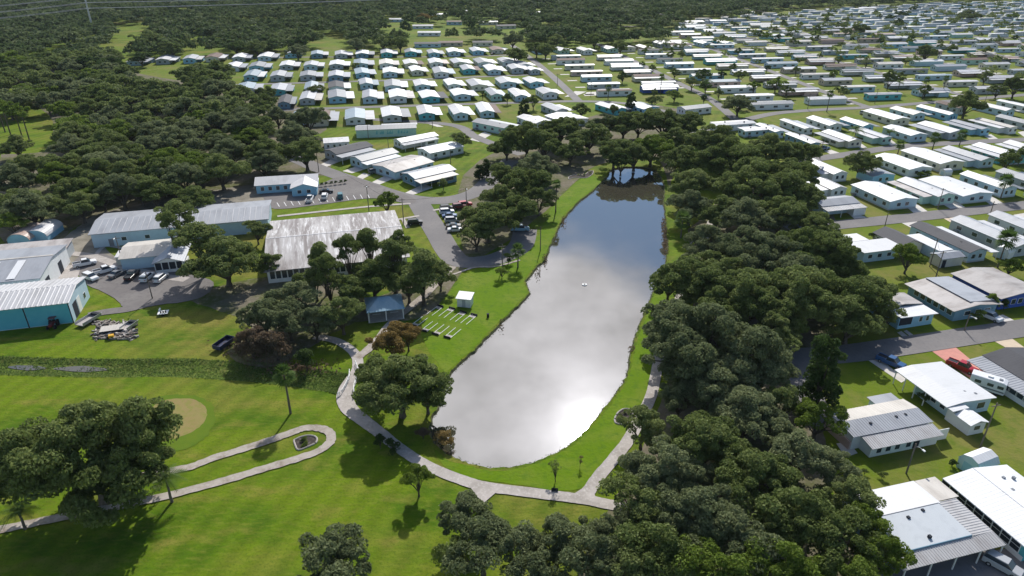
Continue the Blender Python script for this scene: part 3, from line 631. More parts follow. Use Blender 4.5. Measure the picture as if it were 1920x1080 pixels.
# ---------------------------------------------------------------- the large buildings near the camera
def hero():
    # clubhouse hall: big low stained roof
    b, hl, hw = grid_build('community_hall', 'large hall with streaked white roof and dark window band under the eaves', 'hall', -19, 15.5, 163, 197.5, 'a')
    take(b.o.location, 20)
    streak = mat('streaked_roof', (.42,.40,.395), .6, .3, [(.16, 6, (.20,.175,.17), .42, .58, (2.2,.22,1)), (.5, 6, (.66,.65,.65), .52, .66, (2.4,.22,1)), (1.6, 5, (.24,.21,.20), .58, .75, (1.8,.3,1))])
    b.body(WALL['white'], -hl, hl, -hw, hw, 3.4, 5.0)
    b.gable('roof', streak, -hl, hl, -hw, hw, 3.45, 5.05, .8, .2)
    sl = math.atan2(1.6, hw)
    for i in range(1, 24):
        x = -hl+i*1.5
        for sg in (-1, 1):
            o = b.box('roof_seam', streak, -.05, .05, -hw*.5-.3, hw*.5, 0, .06); o.location = (x, sg*hw/2, 4.25+.2); o.rotation_euler = (-sg*sl, 0, 0)
    for i in range(18): b.window(-hl+1.2+i*1.42, -hw, 1.1, 1.15, 2.0, 'y-')
    b.box('ridge_cap', ROOF['white'], -hl-.7, hl+.7, -.2, .2, 5.2, 5.3)
    # long white shop building
    b, hl, hw = grid_build('long_storage_building', 'long white metal roofed building with plain pale wall behind the parked cars', 'building', -67, -20.5, 199, 215.5, 'a')
    take(b.o.location+Vector((-12,-3,0)), 12); take(b.o.location+Vector((12,3,0)), 12)
    b.body(WALL['pale blue'], -hl, hl, -hw, hw, 4.0, 5.0)
    b.gable('roof', ROOF['light'], -hl, hl, -hw, hw, 4.05, 5.05, .5, .2)
    for x in (-hl+8, -hl+14, -hl+20): b.window(x, -hw, 1.5, 1.2, 1.0, 'y-')
    b.box('door', ROOF['grey'], -hl+4, -hl+5.2, -hw-.06, -hw, 0, 2.2)
    sl = math.atan2(1.0, hw)
    for i in range(1, 29):
        o = b.box('roof_rib', ROOF['white'], -.05, .05, -hw*.5-.2, hw*.5, 0, .06); o.location = (-hl+i*1.6, -hw/2, 4.55+.2); o.rotation_euler = (sl, 0, 0)
    # office with porch
    c = P(292, 465, 3.2)
    b = Build('office_building', 'white roofed office wing with screened gable porch beside two small sheds', 'building', (c.x, c.y, 0), GA)
    take(c, 9)
    b.body(WALL['pale blue'], -7.5, 4, -5.5, 5.5, 3.2, 4.2)
    b.gable('roof', ROOF['cream'], -7.5, 4, -5.5, 5.5, 3.25, 4.25, .4)
    MB().add([(1.2,-10,0),(8,-10,0),(8,-2,0),(1.2,-2,0),(1.2,-10,.9),(8,-10,.9),(8,-2,.9),(1.2,-2,.9)], [(0,1,5,4),(1,2,6,5),(2,3,7,6),(3,0,4,7),(4,5,6,7)]).obj('porch_wall', whitepaint, b.o)
    for x in (1.3, 2.9, 4.6, 6.3, 7.9): b.box('post', whitepaint, x-.08, x+.08, -10.05, -9.9, .9, 2.9)
    for x in (1.35, 3.0, 4.7, 6.4): b.box('screen', darkm, x+.05, x+1.45, -9.93, -9.9, .9, 2.85)
    MB().add([(.7,-10.5,2.75),(4.6,-10.5,4.2),(8.5,-10.5,2.75),(.7,2,2.75),(4.6,5,4.2),(8.5,2,2.75),(.7,-10.5,2.9),(4.6,-10.5,4.35),(8.5,-10.5,2.9),(.7,2,2.9),(4.6,5,4.35),(8.5,2,2.9)],
             [(0,1,4,3),(1,2,5,4),(6,9,10,7),(7,10,11,8),(0,6,7,1),(1,7,8,2),(0,3,9,6),(2,8,11,5)]).obj('porch_roof', ROOF['light'], b.o)
    MB().add([(.9,-10,2.9),(8.3,-10,2.9),(4.6,-10,4.2)], [(0,1,2)]).obj('porch_gable', whitepaint, b.o)
    c = P(243, 474, 2.5); b = Build('lean_to_store', 'small flat roofed store between the lawn and the office', 'shed', (c.x, c.y, 0), GA); take(c, 3)
    b.box('wall', WALL['cream'], -3, 2.4, -2.2, 2.2, 0, 2.4); b.box('roof', ROOF['white'], -3.2, 2.6, -2.4, 2.4, 2.4, 2.55)
    for i, (u, v, wl, lab) in enumerate([(248,478,'grey','small grey garden shed with white gable roof, nearer the flat store'), (270,482,'mint','small mint garden shed with white gable roof, nearer the porch')]):
        c = P(u, v, 2.2); b = Build('garden_shed', lab, 'shed', (c.x, c.y, 0), GA+math.pi/2+R(6), 'two small sheds at the office'); take(c, 2)
        b.body(WALL[wl], -1.7, 1.7, -1.2, 1.2, 2.1, 2.6); b.gable('roof', ROOF['bright'], -1.7, 1.7, -1.2, 1.2, 2.12, 2.62, .15); b.box('door', whitepaint, -1.74, -1.7, -.45, .45, .1, 1.9)
    # teal warehouse nearest the ditch
    b, hl, hw = grid_build('teal_warehouse', 'teal walled warehouse with white ribbed roof beside the scrap pile', 'warehouse', -99, -60, 153.5, 166.5, 'a')
    for dx in (-12, 0, 12): take(b.o.location+GW(dx,0), 8)
    b.body(WALL['pale blue'], -hl, hl, -hw, hw, 5.2, 6.2)
    teal = mat('teal_metal', (.09, .40, .52), .5, .4, [(.4,4,(.13,.46,.56),.45,.75,S1)])
    k = 0
    x = hl
    while x > -hl+1:
        b.box('wall_panel', teal, x-8.6, x-.15, -hw-.06, -hw-.005, .15, 5.1); b.box('wall_post', darkm, x-.12, x+.06, -hw-.1, -hw-.001, 0, 5.15); x -= 8.75
    b.corr('roof', ROOF['white'], (-hl-.4,-hw-.5,5.15), (hl+.4,-hw-.5,5.15), (hl+.4,.02,6.35), (-hl-.4,.02,6.35), 1.0, .08)
    b.corr('roof', ROOF['white'], (hl+.4,hw+.5,5.15), (-hl-.4,hw+.5,5.15), (-hl-.4,0,6.33), (hl+.4,0,6.33), 1.0, .08)
    b.box('door', darkm, hl, hl+.05, -4.5, -2.0, 0, 3.6); b.box('door', whitepaint, hl, hl+.05, -1.6, .4, 0, 3.6); b.window(hl, 3.5, 1.3, 1.2, 1.2, 'x+')
    # older warehouse with roof strips
    b, hl, hw = grid_build('old_warehouse', 'wide off-white workshop with pale skylight strips in its grey roof', 'warehouse', -110, -70.5, 169.5, 190, 'a')
    for dx in (-12, 0, 12): take(b.o.location+GW(dx,0), 11)
    b.body(WALL['white'], -hl, hl, -hw, hw, 4.8, 6.0)
    b.gable('roof', ROOF['light'], -hl, hl, -hw, hw, 4.85, 6.05, .4, .15)
    b.box('upper_roof', ROOF['cream'], -hl-.3, hl+.3, .2, .9, 6.0, 6.3)
    sl = math.atan2(1.2, hw)
    for x in (hl-6, hl-11.5, hl-17, hl-24): 
        o = b.box('skylight', ROOF['bright'], x-.9, x+.9, -hw*.47, hw*.4, .06, .1); o.location = (0, -hw/2, 5.5+.17); o.rotation_euler = (sl,0,0)
    for y in (-hw+3, hw-8): b.box('door', darkm, hl, hl+.05, y, y+2.6, 0, 3.2)
    # rusty lean-to and two barrel sheds behind it
    c = P(45, 468, 3.5); b = Build('rusted_lean_to', 'low patched grey metal roof behind the old workshop', 'shed', (c.x, c.y, 0), GA); take(c, 8)
    b.box('wall', WALL['grey'], -10, 10, -4.5, 4.5, 0, 3.0)
    b.prism('roof', ROOF['stained'], [(-5,3.0),(5,3.6),(5,3.75),(-5,3.15)], -10.4, 10.4)
    for i, (u, v, m_, lab) in enumerate([(50,437,'rust','barrel roofed blue shed with rust-brown patches, beside its white-topped twin'), (82,430,'white','barrel roofed blue shed with a pale weathered top')]):
        c = P(u, v, 2); b = Build('barrel_shed', lab, 'shed', (c.x, c.y, 0), GA+math.pi/2-R(10), 'barrel roofed sheds'); take(c, 4)
        arc = [(3.0*math.cos(t), 1.4+2.0*math.sin(t)) for t in np.linspace(0, math.pi, 12)]
        b.prism('wall', WALL['sky blue'], [(-3,0),(3,0)]+arc, -4.5, 4.5)
        arc2 = [(3.12*math.cos(t), 1.4+2.12*math.sin(t)) for t in np.linspace(.1, math.pi-.1, 12)]
        b.prism('roof', ROOF[m_], arc2+[(y*.975, 1.4+(z-1.4)*.975) for y, z in arc2[::-1]], -4.7, 4.7)
    # pavilion
    c = P(720, 565, 3.2); b = Build('picnic_pavilion', 'open picnic pavilion with blue hipped metal roof on white posts', 'pavilion', (c.x, c.y, 0), GA); take(c, 6)
    bl = roofm('roof_pavilion_blue', (.26,.44,.56), (.40,.56,.66))
    MB().add([(-4.2,-3.8,2.8),(4.2,-3.8,2.8),(4.2,3.8,2.8),(-4.2,3.8,2.8),(-1.2,0,4.4),(1.2,0,4.4),(-4.2,-3.8,2.65),(4.2,-3.8,2.65),(4.2,3.8,2.65),(-4.2,3.8,2.65)],
             [(0,1,5,4),(1,2,5),(2,3,4,5),(3,0,4),(6,7,1,0),(7,8,2,1),(8,9,3,2),(9,6,0,3),(9,8,7,6)]).obj('roof', bl, b.o)
    b.posts([(-3.8,-3.4),(0,-3.4),(3.8,-3.4),(3.8,3.4),(0,3.4),(-3.8,3.4)], 2.7, .12)
    b.box('slab', concrete, -4, 4, -3.6, 3.6, 0.02, .15)
    for x in (-2, 2):
        b.box('table_top', whitepaint, x-.9, x+.9, -.4, .4, .85, .92); b.box('bench', whitepaint, x-.9, x+.9, -.95, -.7, .55, .6); b.box('bench', whitepaint, x-.9, x+.9, .7, .95, .55, .6); b.box('table_leg', steel, x-.08, x+.08, -.1, .1, .15, .85)
    # white lake shed
    c = P(872, 556, 2.2); b = Build('lakeside_shed', 'small white shed with flat white roof on the lake lawn', 'shed', (c.x, c.y, 0), R(-12)); take(c, 2)
    b.box('wall', WALL['white'], -1.6, 1.6, -1.3, 1.3, 0, 2.3); b.prism('roof', ROOF['bright'], [(-1.7,2.25),(1.6,2.6),(1.6,2.72),(-1.7,2.37)], -1.85, 1.85); b.box('door', WALL['grey'], -.4, .4, -1.34, -1.3, .1, 2.0)
    # blue building at the parking lot
    c = P(550, 334, 3.4); b = Build('blue_office', 'blue walled meeting house with white cross-gabled roof by the parking bays', 'building', (c.x, c.y, 0), R(12)); take(c, 9)
    b.body(WALL['sky blue'], -12, 8, -4.5, 4.5, 3.0, 4.4); b.gable('roof', ROOF['white'], -12, 8, -4.5, 4.5, 3.05, 4.45, .5)
    MB().prism([(-4,0),(4,0),(4,2.9),(0,4.1),(-4,2.9)], 0, 6).obj('front_wing', WALL['sky blue'], b.o, (4,-4,0)).rotation_euler = (0,0,-math.pi/2)
    MB().prism([(-4.5,2.8),(0,4.2),(4.5,2.8),(4.5,2.95),(0,4.35),(-4.5,2.95)], -4, 6.5).obj('wing_roof', ROOF['white'], b.o, (4,-4,0)).rotation_euler = (0,0,-math.pi/2)
    for x in (-10,-7.5,-5,-2.5): b.window(x, -4.5, 1, 1.1, 1.3, 'y-')
    for x in (2.4, 5.4): b.window(x, -10, 1, 1.2, 1.1, 'y-')
    # home with decorated wall
    c = P(724, 240, 3); b = Build('decorated_home', 'long pale green home with a row of blue skyline shapes painted on its wall', 'mobile home', (c.x, c.y, 0), R(10)); take(c, 10)
    b.body(WALL['mint'], -13, 13, -4, 4, 3.4, 4.2); b.gable('roof', ROOF['grey'], -13, 13, -4, 4, 3.45, 4.3, .3)
    b.box('side_roof', ROOF['white'], -2, 14, 4.4, 8, 2.9, 3.05); b.box('side_room', WALL['white'], 0, 10, 4.35, 7.7, 0, 2.9); b.box('side_roof', ROOF['white'], -13, -7, 4.4, 7, 2.9, 3.05); b.box('side_room', WALL['white'], -12.5, -7.5, 4.35, 6.7, 0, 2.9)
    rr = random.Random(3)
    for grp in (-4.6, -2.8, -1.9, .2, 1.2, 2.0, 4.9, 6.2, 7.4, 8.6):
        for j in range(3): h = rr.choice([.6, 1.0, 1.5]); b.box('wall_motif', WALL['teal'], grp+j*.27, grp+j*.27+.2, -4.03, -4.0, 1.3, 1.3+h)
    # --- lower right corner homes
    L = 'near homes at the lower corner'
    b, hl, hw = grid_build('white_panel_home', 'large white and grey flat roofed home with striped metal carport, closest to the camera', 'mobile home', 65.5, 82, 47.5, 60.5, 'a', L)
    take(b.o.location, 9)
    b.box('wall', WALL['steel blue'], -hl+.6, hl-3.8, -hw+2.6, hw-.4, 0, 2.9)
    b.prism('back_roof', ROOF['bright'], [(1.6,3.25),(hw+.1,2.95),(hw+.1,3.1),(1.6,3.4)], -hl, hl-3.2)
    b.prism('front_roof', mat('roof_cool_grey', (.50,.53,.56), .55, .35, [(.6,4,(.45,.48,.51),.5,.7,S1)]), [(-hw+2.3,2.98),(1.55,3.3),(1.55,3.45),(-hw+2.3,3.13)], -hl, hl-3.6)
    b.box('roof_edge', WALL['steel blue'], -hl, hl-3.6, -hw+2.2, -hw+2.28, 2.85, 3.15); b.box('roof_edge', ROOF['grey'], -hl, hl-3.6, 1.56, 1.64, 3.3, 3.5)
    b.corr('front_awning', corrug, (-hl-.2,-hw,2.55), (hl,-hw,2.55), (hl,-hw+2.18,2.9), (-hl-.2,-hw+2.18,2.9), .42, .05)
    b.corr('carport_roof', corrug, (hl,-hw+2.2,2.9), (hl,hw-4.5,3.1), (hl-3.5,hw-4.5,3.2), (hl-3.5,-hw+2.2,3.0), .42, .05)
    b.prism('rear_carport_roof', ROOF['cream'], [(hw-4.4,3.1),(hw,3.0),(hw,3.12),(hw-4.4,3.22)], hl-3.15, hl+.6)
    b.posts([(hl-.3,-hw+.15),(hl-4,-hw+.15),(hl-8,-hw+.15),(hl-12,-hw+.15),(-hl+.3,-hw+.15),(hl-.2,0)], 2.5, .07)
    for x in (-hl+2.2, -hl+4.6, -hl+9.5, -hl+12.3): b.window(x, -hw+2.6, .9, 1.9, 1.3, 'y-')
    b.box('wall_rail', whitepaint, -hl+.8, hl-4, -hw+2.5, -hw+2.56, .6, .7)
    for x, y in ((-hl+6.6,0.4),(-hl+9.6,1.0),(-hl+6.8,-3.2)): b.vent(x, y, 3.3)
    b.box('patio', mat('patio_pavers', (.16,.15,.14), .9, .1, [(2.5,3,(.32,.31,.30),.5,.6,S1)]), -hl, hl, -hw-3, -hw+2.5, .02, .06)
    # wide white roof with window band
    b, hl, hw = grid_build('white_roof_home', 'wide bright white roofed home with a long band of dark porch screens', 'mobile home', 83.6, 95.5, 45.5, 60, 'b', L)
    take(b.o.location, 9)
    b.body(WALL['teal'], -hl+.8, hl-.5, -hw+.3, hw-.6, 2.75, 3.5)
    b.prism('roof', ROOF['bright'], [(-hw-.3,2.75),(.6,3.65),(hw,2.85),(hw,3.0),(.6,3.8),(-hw-.3,2.9)], -hl-.3, hl)
    for i in range(9):
        x = -hl+1.6+i*1.48
        f = b.box('screen_frame', whitepaint, x-.08, x+1.4, hw-.6, hw-.52, .9, 2.6); MB().box(x+.02,x+1.3,hw-.52,hw-.5,1.0,1.75).obj('screen', darkm, f); MB().box(x+.02,x+1.3,hw-.52,hw-.5,1.85,2.5).obj('screen', darkm, f)
    b.box('porch_wall', whitepaint, -hl+.8, hl-.6, hw-.58, hw-.5, .1, .88)
    b.box('roof_seam', ROOF['light'], -hl-.25, hl-.05, -.0+.56, .64, 3.79, 3.82)
    for x, y in ((2.2,-1.5),(4.6,-2.5),(4.2,-4)): b.vent(x, y, 3.3, ROOF['grey'])
    for w_ in (-3, 0): b.window(-hl+.8, w_, 1.0, 1.4, 1.2, 'x-')
    # gambrel shed
    def gambrel(u, v, rz, s, lab):
        c = P(u, v, 2); b = Build('gambrel_shed', lab, 'shed', (c.x, c.y, 0), rz); take(c, 2.5)
        pr = [(-1.6*s,0),(1.6*s,0),(1.6*s,1.8*s),(1.05*s,2.55*s),(0,2.9*s),(-1.05*s,2.55*s),(-1.6*s,1.8*s)]
        b.prism('wall', WALL['white'], pr, -2*s, 2*s)
        up = [(1.72*s,1.72*s),(1.12*s,2.62*s),(0,3.0*s),(-1.12*s,2.62*s),(-1.72*s,1.72*s)]
        b.prism('roof', ROOF['bright'], up+[(y*.97, z-.08) for y, z in up[::-1]], -2.1*s, 2.1*s)
        b.box('door', WALL['pale blue'], -2*s-.04, -2*s, -.8*s, .8*s, .1, 1.7*s)
    gambrel(1836, 862, GA+R(8), 1.1, 'white gambrel roofed shed on the lawn behind the wide white roof')
    # corrugated roof home C
    b, hl, hw = grid_build('ribbed_roof_home', 'low home with weathered ribbed metal roofs beside a pale driveway', 'mobile home', 77.3, 93.2, 69.5, 80.5, 'a', L); take(b.o.location, 9)
    b.body(WALL['white'], -hl+.3, hl-.3, -hw+2.6, hw-2.2, 2.7, 3.3)
    b.corr('rear_roof', ROOF['cream'], (-hl,.3,3.35), (hl,.3,3.35), (hl,hw-2,2.95), (-hl,hw-2,2.95), .6, .03)
    b.corr('front_roof', ROOF['light'], (-hl,-hw+2.2,2.95), (hl,-hw+2.2,2.95), (hl,.28,3.36), (-hl,.28,3.36), .5, .05)
    b.corr('awning', corrug, (-hl+1.5,-hw-.6,2.35), (hl-.3,-hw-.6,2.35), (hl-.3,-hw+2.1,2.8), (-hl+1.5,-hw+2.1,2.8), .42, .05)
    b.box('rear_room', WALL['pale blue'], 2.5, hl-1, hw-2.2, hw-.2, 0, 2.6); b.box('rear_roof_patch', ROOF['light'], 2.2, hl-.6, hw-2.3, hw+.3, 2.7, 2.82)
    b.box('front_room', WALL['white'], -hl+2, hl-.6, -hw+.1, -hw+2.6, 0, 2.3)
    for x in (-hl+3.6,-hl+5.4,-hl+7.2,-hl+9.4): b.window(x, -hw+.1, .7, .9, 1.2, 'y-')
    b.box('door', darkm, -hl+10.4, -hl+11.6, -hw+.05, -hw+.1, .1, 2.1)
    b.box('side_screen', whitepaint, hl-.2, hl+2.2, -hw+.8, -hw+.9, 0, 2.2); b.box('base_wall', WALL['pink'], -hl-.05, -hl+.3, -hw+2.6, hw-2.3, 0, 1.6)
    for x, y in ((-3,-1.2),(2.5,-.8),(4.5,-.7)): b.vent(x, y, 3.1)
    # big white roof home D with low extension
    b, hl, hw = grid_build('stepped_white_roof_home', 'big white roofed home with carport posts and a stepped rear wing', 'mobile home', 98.6, 109.5, 70, 86.5, 'b', L); take(b.o.location, 9); take(b.o.location+GW(0,-6), 5)
    # local x+ = away (b+), local y+ = towards -a
    b.prism('roof', ROOF['bright'], [(-hw,2.9),(hw-3.7,3.3),(hw,2.85),(hw,3.0),(hw-3.7,3.45),(-hw,3.05)], -hl+4.4, hl+.2)
    b.prism('rear_roof', ROOF['bright'], [(hw-3.6,2.95),(hw-.2,2.75),(hw-.2,2.88),(hw-3.6,3.08)], -hl+3.2, -hl+4.38)
    b.box('wall', WALL['pale blue'], -hl+4.8, hl-3.5, -hw+.6, hw-1.7, 0, 2.85)
    b.box('rear_wing', WALL['white'], -hl, -hl+4.8, hw-4.2, hw-.9, 0, 2.3); b.prism('wing_roof', ROOF['bright'], [(hw-4.6,2.2),(hw-2.5,2.9),(hw-.6,2.2),(hw-.6,2.32),(hw-2.5,3.02),(hw-4.6,2.32)], -hl-.3, -hl+3.15)
    b.posts([(hl-.2,hw-.15),(hl-2.6,hw-.15),(hl-5,hw-.15),(hl-7.4,hw-.15)], 2.8, .07)
    for x in (-hl+6.5,-hl+8.5): b.window(x, hw-1.7, 1.0, 1.0, 1.2, 'y+')
    b.window(-hl, hw-2.5, 1.0, 1.2, .8, 'x-'); b.window(-hl+4.8, -hw+2.6, 1.0, 1.6, 1.2, 'x-')
    for x, y in ((3,0),(-1,-1.2),(-2,-2.6)): b.vent(x, y, 3.0, ROOF['grey'])
    # dark shingle home E
    b, hl, hw = grid_build('dark_roof_home', 'home with black shingle roof and ribbed white side roof past the red car', 'mobile home', 115.5, 131, 72, 86.5, 'b', L); take(b.o.location, 9)
    b.body(WALL['white'], -hl+.4, hl-.4, -hw+1, hw-3.5, 2.8, 3.7); b.gable('roof', ROOF['dark'], -hl+.4, hl-.2, -hw+1, hw-4, 2.9, 3.8, .3)
    b.corr('side_roof', ROOF['light'], (hl,hw,2.5), (-hl,hw,2.5), (-hl,hw-3.7,2.85), (hl,hw-3.7,2.85), .6, .04)
    b.posts([(hl-.2,hw-.1),(hl-4,hw-.1),(2,hw-.1)], 2.45)
    b.box('porch_wall', whitepaint, -hl+1, 1, hw-.8, hw-.7, 0, 1.0)
    for i in range(5): b.window(-hl+1.7+i*1.5, hw-.8, 1.05, 1.2, 1.1, 'y+')
    # F, blue home, G
    b, hl, hw = grid_build('grey_double_home', 'broad stained grey roofed home with raised centre roof north of the lower street', 'mobile home', 128.5, 142, 102.7, 117.3, 'b', L); take(b.o.location, 9)
    b.body(WALL['steel blue'], -hl+.6, hl-.6, -hw+.8, hw-1.2, 2.8, 3.4); b.gable('roof', ROOF['stained'], -hl, hl-.3, -hw, hw, 2.9, 3.7, .1)
    b.prism('upper_roof', ROOF['light'], [(-hw+1,3.35),(1.2,3.85),(1.2,3.98),(-hw+1,3.5)], -hl+1.4, hl-.4)
    for i in range(6): b.window(-hl+2+i*1.9, hw-1.2, 1.1, 1.3, 1.1, 'y+')
    for y in (-3.5,-1,2): b.window(-hl+.6, y, 1.1, 1.5, 1.0, 'x-')
    b, hl, hw = grid_build('blue_walled_home', 'home with deep blue walls and stained white roof near the edge', 'mobile home', 143.8, 156.5, 104.8, 118.6, 'b', L); take(b.o.location, 9)
    b.body(WALL['deep blue'], -hl+.2, hl-.2, -hw+.3, hw-.3, 2.9, 3.5); b.gable('roof', ROOF['stained'], -hl, hl, -hw, hw, 3.0, 3.8, .25)
    for y in (-4,-2,0,2): b.window(-hl+.2, y, 1.0, 1.2, 1.2, 'x-')
    b, hl, hw = grid_build('white_porch_home', 'white roofed pale blue home half under the big oaks by the lower street', 'mobile home', 114.6, 124.6, 102.9, 113, 'b', L); take(b.o.location, 6)
    b.body(WALL['sky blue'], -hl+.6, hl-.4, -hw+.5, hw-.4, 2.6, 2.75); b.prism('roof', ROOF['bright'], [(-hw,2.8),(hw,3.1),(hw,3.25),(-hw,2.95)], -hl, -hl+4.4); b.prism('rear_roof', ROOF['stained'], [(-hw,3.0),(0,3.6),(hw,3.1),(hw,3.25),(0,3.75),(-hw,3.15)], -hl+4.45, hl)
    for y in (-3,-1.2): b.window(-hl+.6, y, 1.2, .7, 1.1, 'x-')
    b.box('porch_screen', darkm, -hl+.5, -hl+.6, 1.2, hw-.6, .9, 2.6)
    # homes between the two streets, under the oak belt
    b, hl, hw = grid_build('l_shaped_white_home', 'L-shaped bright white roofed home jutting from the oak belt', 'mobile home', 131.9, 143, 134.8, 147, 'a', L); take(b.o.location, 7)
    b.box('wall', WALL['pale blue'], -hl+.5, hl-.5, -hw+.5, 1, 0, 2.9); b.box('roof', ROOF['bright'], -hl, hl+3, -hw, 1.2, 2.9, 3.08); b.box('rear_wall', WALL['pale blue'], -hl-2, 1.5, 1.0, hw-.3, 0, 2.9); b.box('rear_roof', ROOF['bright'], -hl-2.5, 2, 1.25, hw, 2.95, 3.13)
    for x in (-3,0,3): b.window(x, -hw+.5, 1.1, 1.2, 1.0, 'y-')
    b, hl, hw = grid_build('shingle_home', 'cream home with dark hipped roof and white side roof between the streets', 'mobile home', 145, 156, 136.5, 146.5, 'b', L); take(b.o.location, 7)
    b.body(WALL['cream'], -hl, hl, -hw+4, hw, 2.9, 4.2); b.gable('roof', ROOF['dark'], -hl, hl, -hw+4, hw, 2.95, 4.25, .4)
    for x in (-3,0,3): b.window(x, hw, 1.1, 1.2, 1.2, 'y+')
    b.box('side_room', WALL['pale blue'], -hl-5, hl-4, -hw-.5, -hw+3.5, 0, 2.7); b.box('side_roof', ROOF['bright'], -hl-5.4, hl-3.6, -hw-.9, -hw+3.5, 2.7, 2.85)
    b, hl, hw = grid_build('low_white_shed', 'low shed with shallow pale roof and cream wall at the lane end', 'shed', 149.6, 156.6, 127.3, 131, 'a', L); take(b.o.location, 4)
    b.body(WALL['cream'], -hl, hl, -hw, hw, 2.5, 3.1); b.gable('roof', ROOF['light'], -hl, hl, -hw, hw, 2.55, 3.15, .3); b.box('door', darkm, -hl+.4, -hl+1.6, -hw-.04, -hw, 0, 2.1)
    b, hl, hw = grid_build('striped_carport_home', 'grey roofed home with striped carport at the start of the middle street', 'mobile home', 145, 158.5, 165.8, 176, 'a', L); take(b.o.location, 7)
    b.body(WALL['pale blue'], -hl+.4, hl-.4, -hw+3, hw-.3, 2.8, 3.5); b.gable('roof', ROOF['light'], -hl, hl, -hw+3.2, hw, 2.9, 3.7, .2)
    b.corr('carport_roof', corrug, (-hl-.5,-hw-.2,2.5), (hl+.4,-hw-.2,2.5), (hl+.4,-hw+3.1,2.75), (-hl-.5,-hw+3.1,2.75), .8, .06)
    b.posts([(-hl+.2,-hw),(-2,-hw),(2.5,-hw),(hl,-hw)], 2.4); b.box('side_room', WALL['white'], 2.6, hl, -hw+.1, -hw+3, 0, 2.3)
    gambrel(1775, 335-17, GA, .8, 'tiny white shed behind the bright roofs of the middle street')
    gambrel(1885, 468, GA+R(20), 1.1, 'small white shed beside the tall thin palm')
hero()

# ---------------------------------------------------------------- driveways (pale slabs from street to home)
for m_, L_ in [(drive,[(1692,382),(1712,378),(1740,397),(1716,402)]),(drive,[(1762,380),(1782,372),(1812,390),(1786,394)]),(drive,[(1830,366),(1850,362),(1882,382),(1860,386)]),(drive,[(1592,402),(1606,400),(1630,410),(1605,413)]),
   (drive,[(1690,418),(1716,414),(1772,440),(1745,446)]),(tandrive,[(1768,409),(1792,407),(1830,430),(1808,432)]),(tandrive,[(1856,400),(1876,397),(1925,418),(1912,424)]),(drive,[(1900,403),(1950,395),(1950,415),(1915,410)]),
   (pinkdrive,[(1746,658),(1790,650),(1850,700),(1822,712)]),(tandrive,[(1864,640),(1896,634),(1935,662),(1915,668)]),(drive,[(1625,674),(1650,670),(1668,688),(1700,712),(1690,718)]),(concrete,[(1682,624),(1690,621),(1706,633),(1698,636)]),(concrete,[(1694,621),(1700,619),(1716,631),(1710,634)]),
   (drive,[(1858,596),(1880,590),(1915,608),(1880,614)]),(drive,[(1568,832),(1590,828),(1608,850),(1585,858)]),
   (drive,[(757,363),(776,365),(812,352),(795,345)]),(drive,[(697,342),(712,346),(742,333),(725,328)]),(drive,[(668,333),(680,336),(695,328),(682,324)]),(drive,[(642,321),(660,325),(690,316),(672,311)]),(drive,[(600,309),(612,313),(640,302),(622,298)]),
   (drive,[(880,262),(898,266),(922,252),(908,247)]),(drive,[(820,238),(832,238),(800,226),(790,228)]),
   (drive,[(1545,283),(1558,281),(1578,288),(1562,292)]),(drive,[(1600,268),(1610,266),(1626,277),(1614,279)]),(drive,[(1655,262),(1668,260),(1684,272),(1670,274)]),(drive,[(1845,255),(1858,252),(1874,262),(1860,264)]),(drive,[(1908,248),(1925,245),(1940,258),(1925,260)]),
   (drive,[(1058,182),(1080,180),(1100,172),(1078,171)]),(drive,[(1095,180),(1118,179),(1122,172),(1100,173)])]:
    poly_obj('driveway', PP(L_), nextz('driveway'), m_)
ns = 0
for rn, row in ROWS.items():
    for i in range(1, len(row), 3):
        ns += 1; p = P(row[i][0], row[i][1], 3.2)+GW(random.uniform(-5,5), 11.2); s_ = Build('garden_shed', f'small pale shed behind the {nth(i+1)} home from west, {rn} gable row', 'shed', (p.x,p.y,0), GA+random.choice([0, math.pi/2]), 'small sheds between the gable-fronted homes')
        s_.body(WALL['white'], -1.5, 1.5, -1.2, 1.2, 2.0, 2.5); s_.gable('roof', ROOF[random.choice(['bright','white'])], -1.5, 1.5, -1.2, 1.2, 2.02, 2.52, .15)
# driveways of the park homes and the gable-fronted homes
for d, cn, p, L, side in inds:
    s = -1 if side == 'W' else 1; rz = GA+R(-7); dx = Vector((math.cos(rz), math.sin(rz), 0)); dy = Vector((-dx.y, dx.x, 0))
    a = p+dx*s*(L/2+.5)+dy*(3*(1 if side == 'W' else -1)); q = a+dx*s*6.0
    poly_obj('driveway', [a-dy*1.4, q-dy*1.4, q+dy*1.4, a+dy*1.4] if s > 0 else [a+dy*1.4, q+dy*1.4, q-dy*1.4, a-dy*1.4], .056, drive)

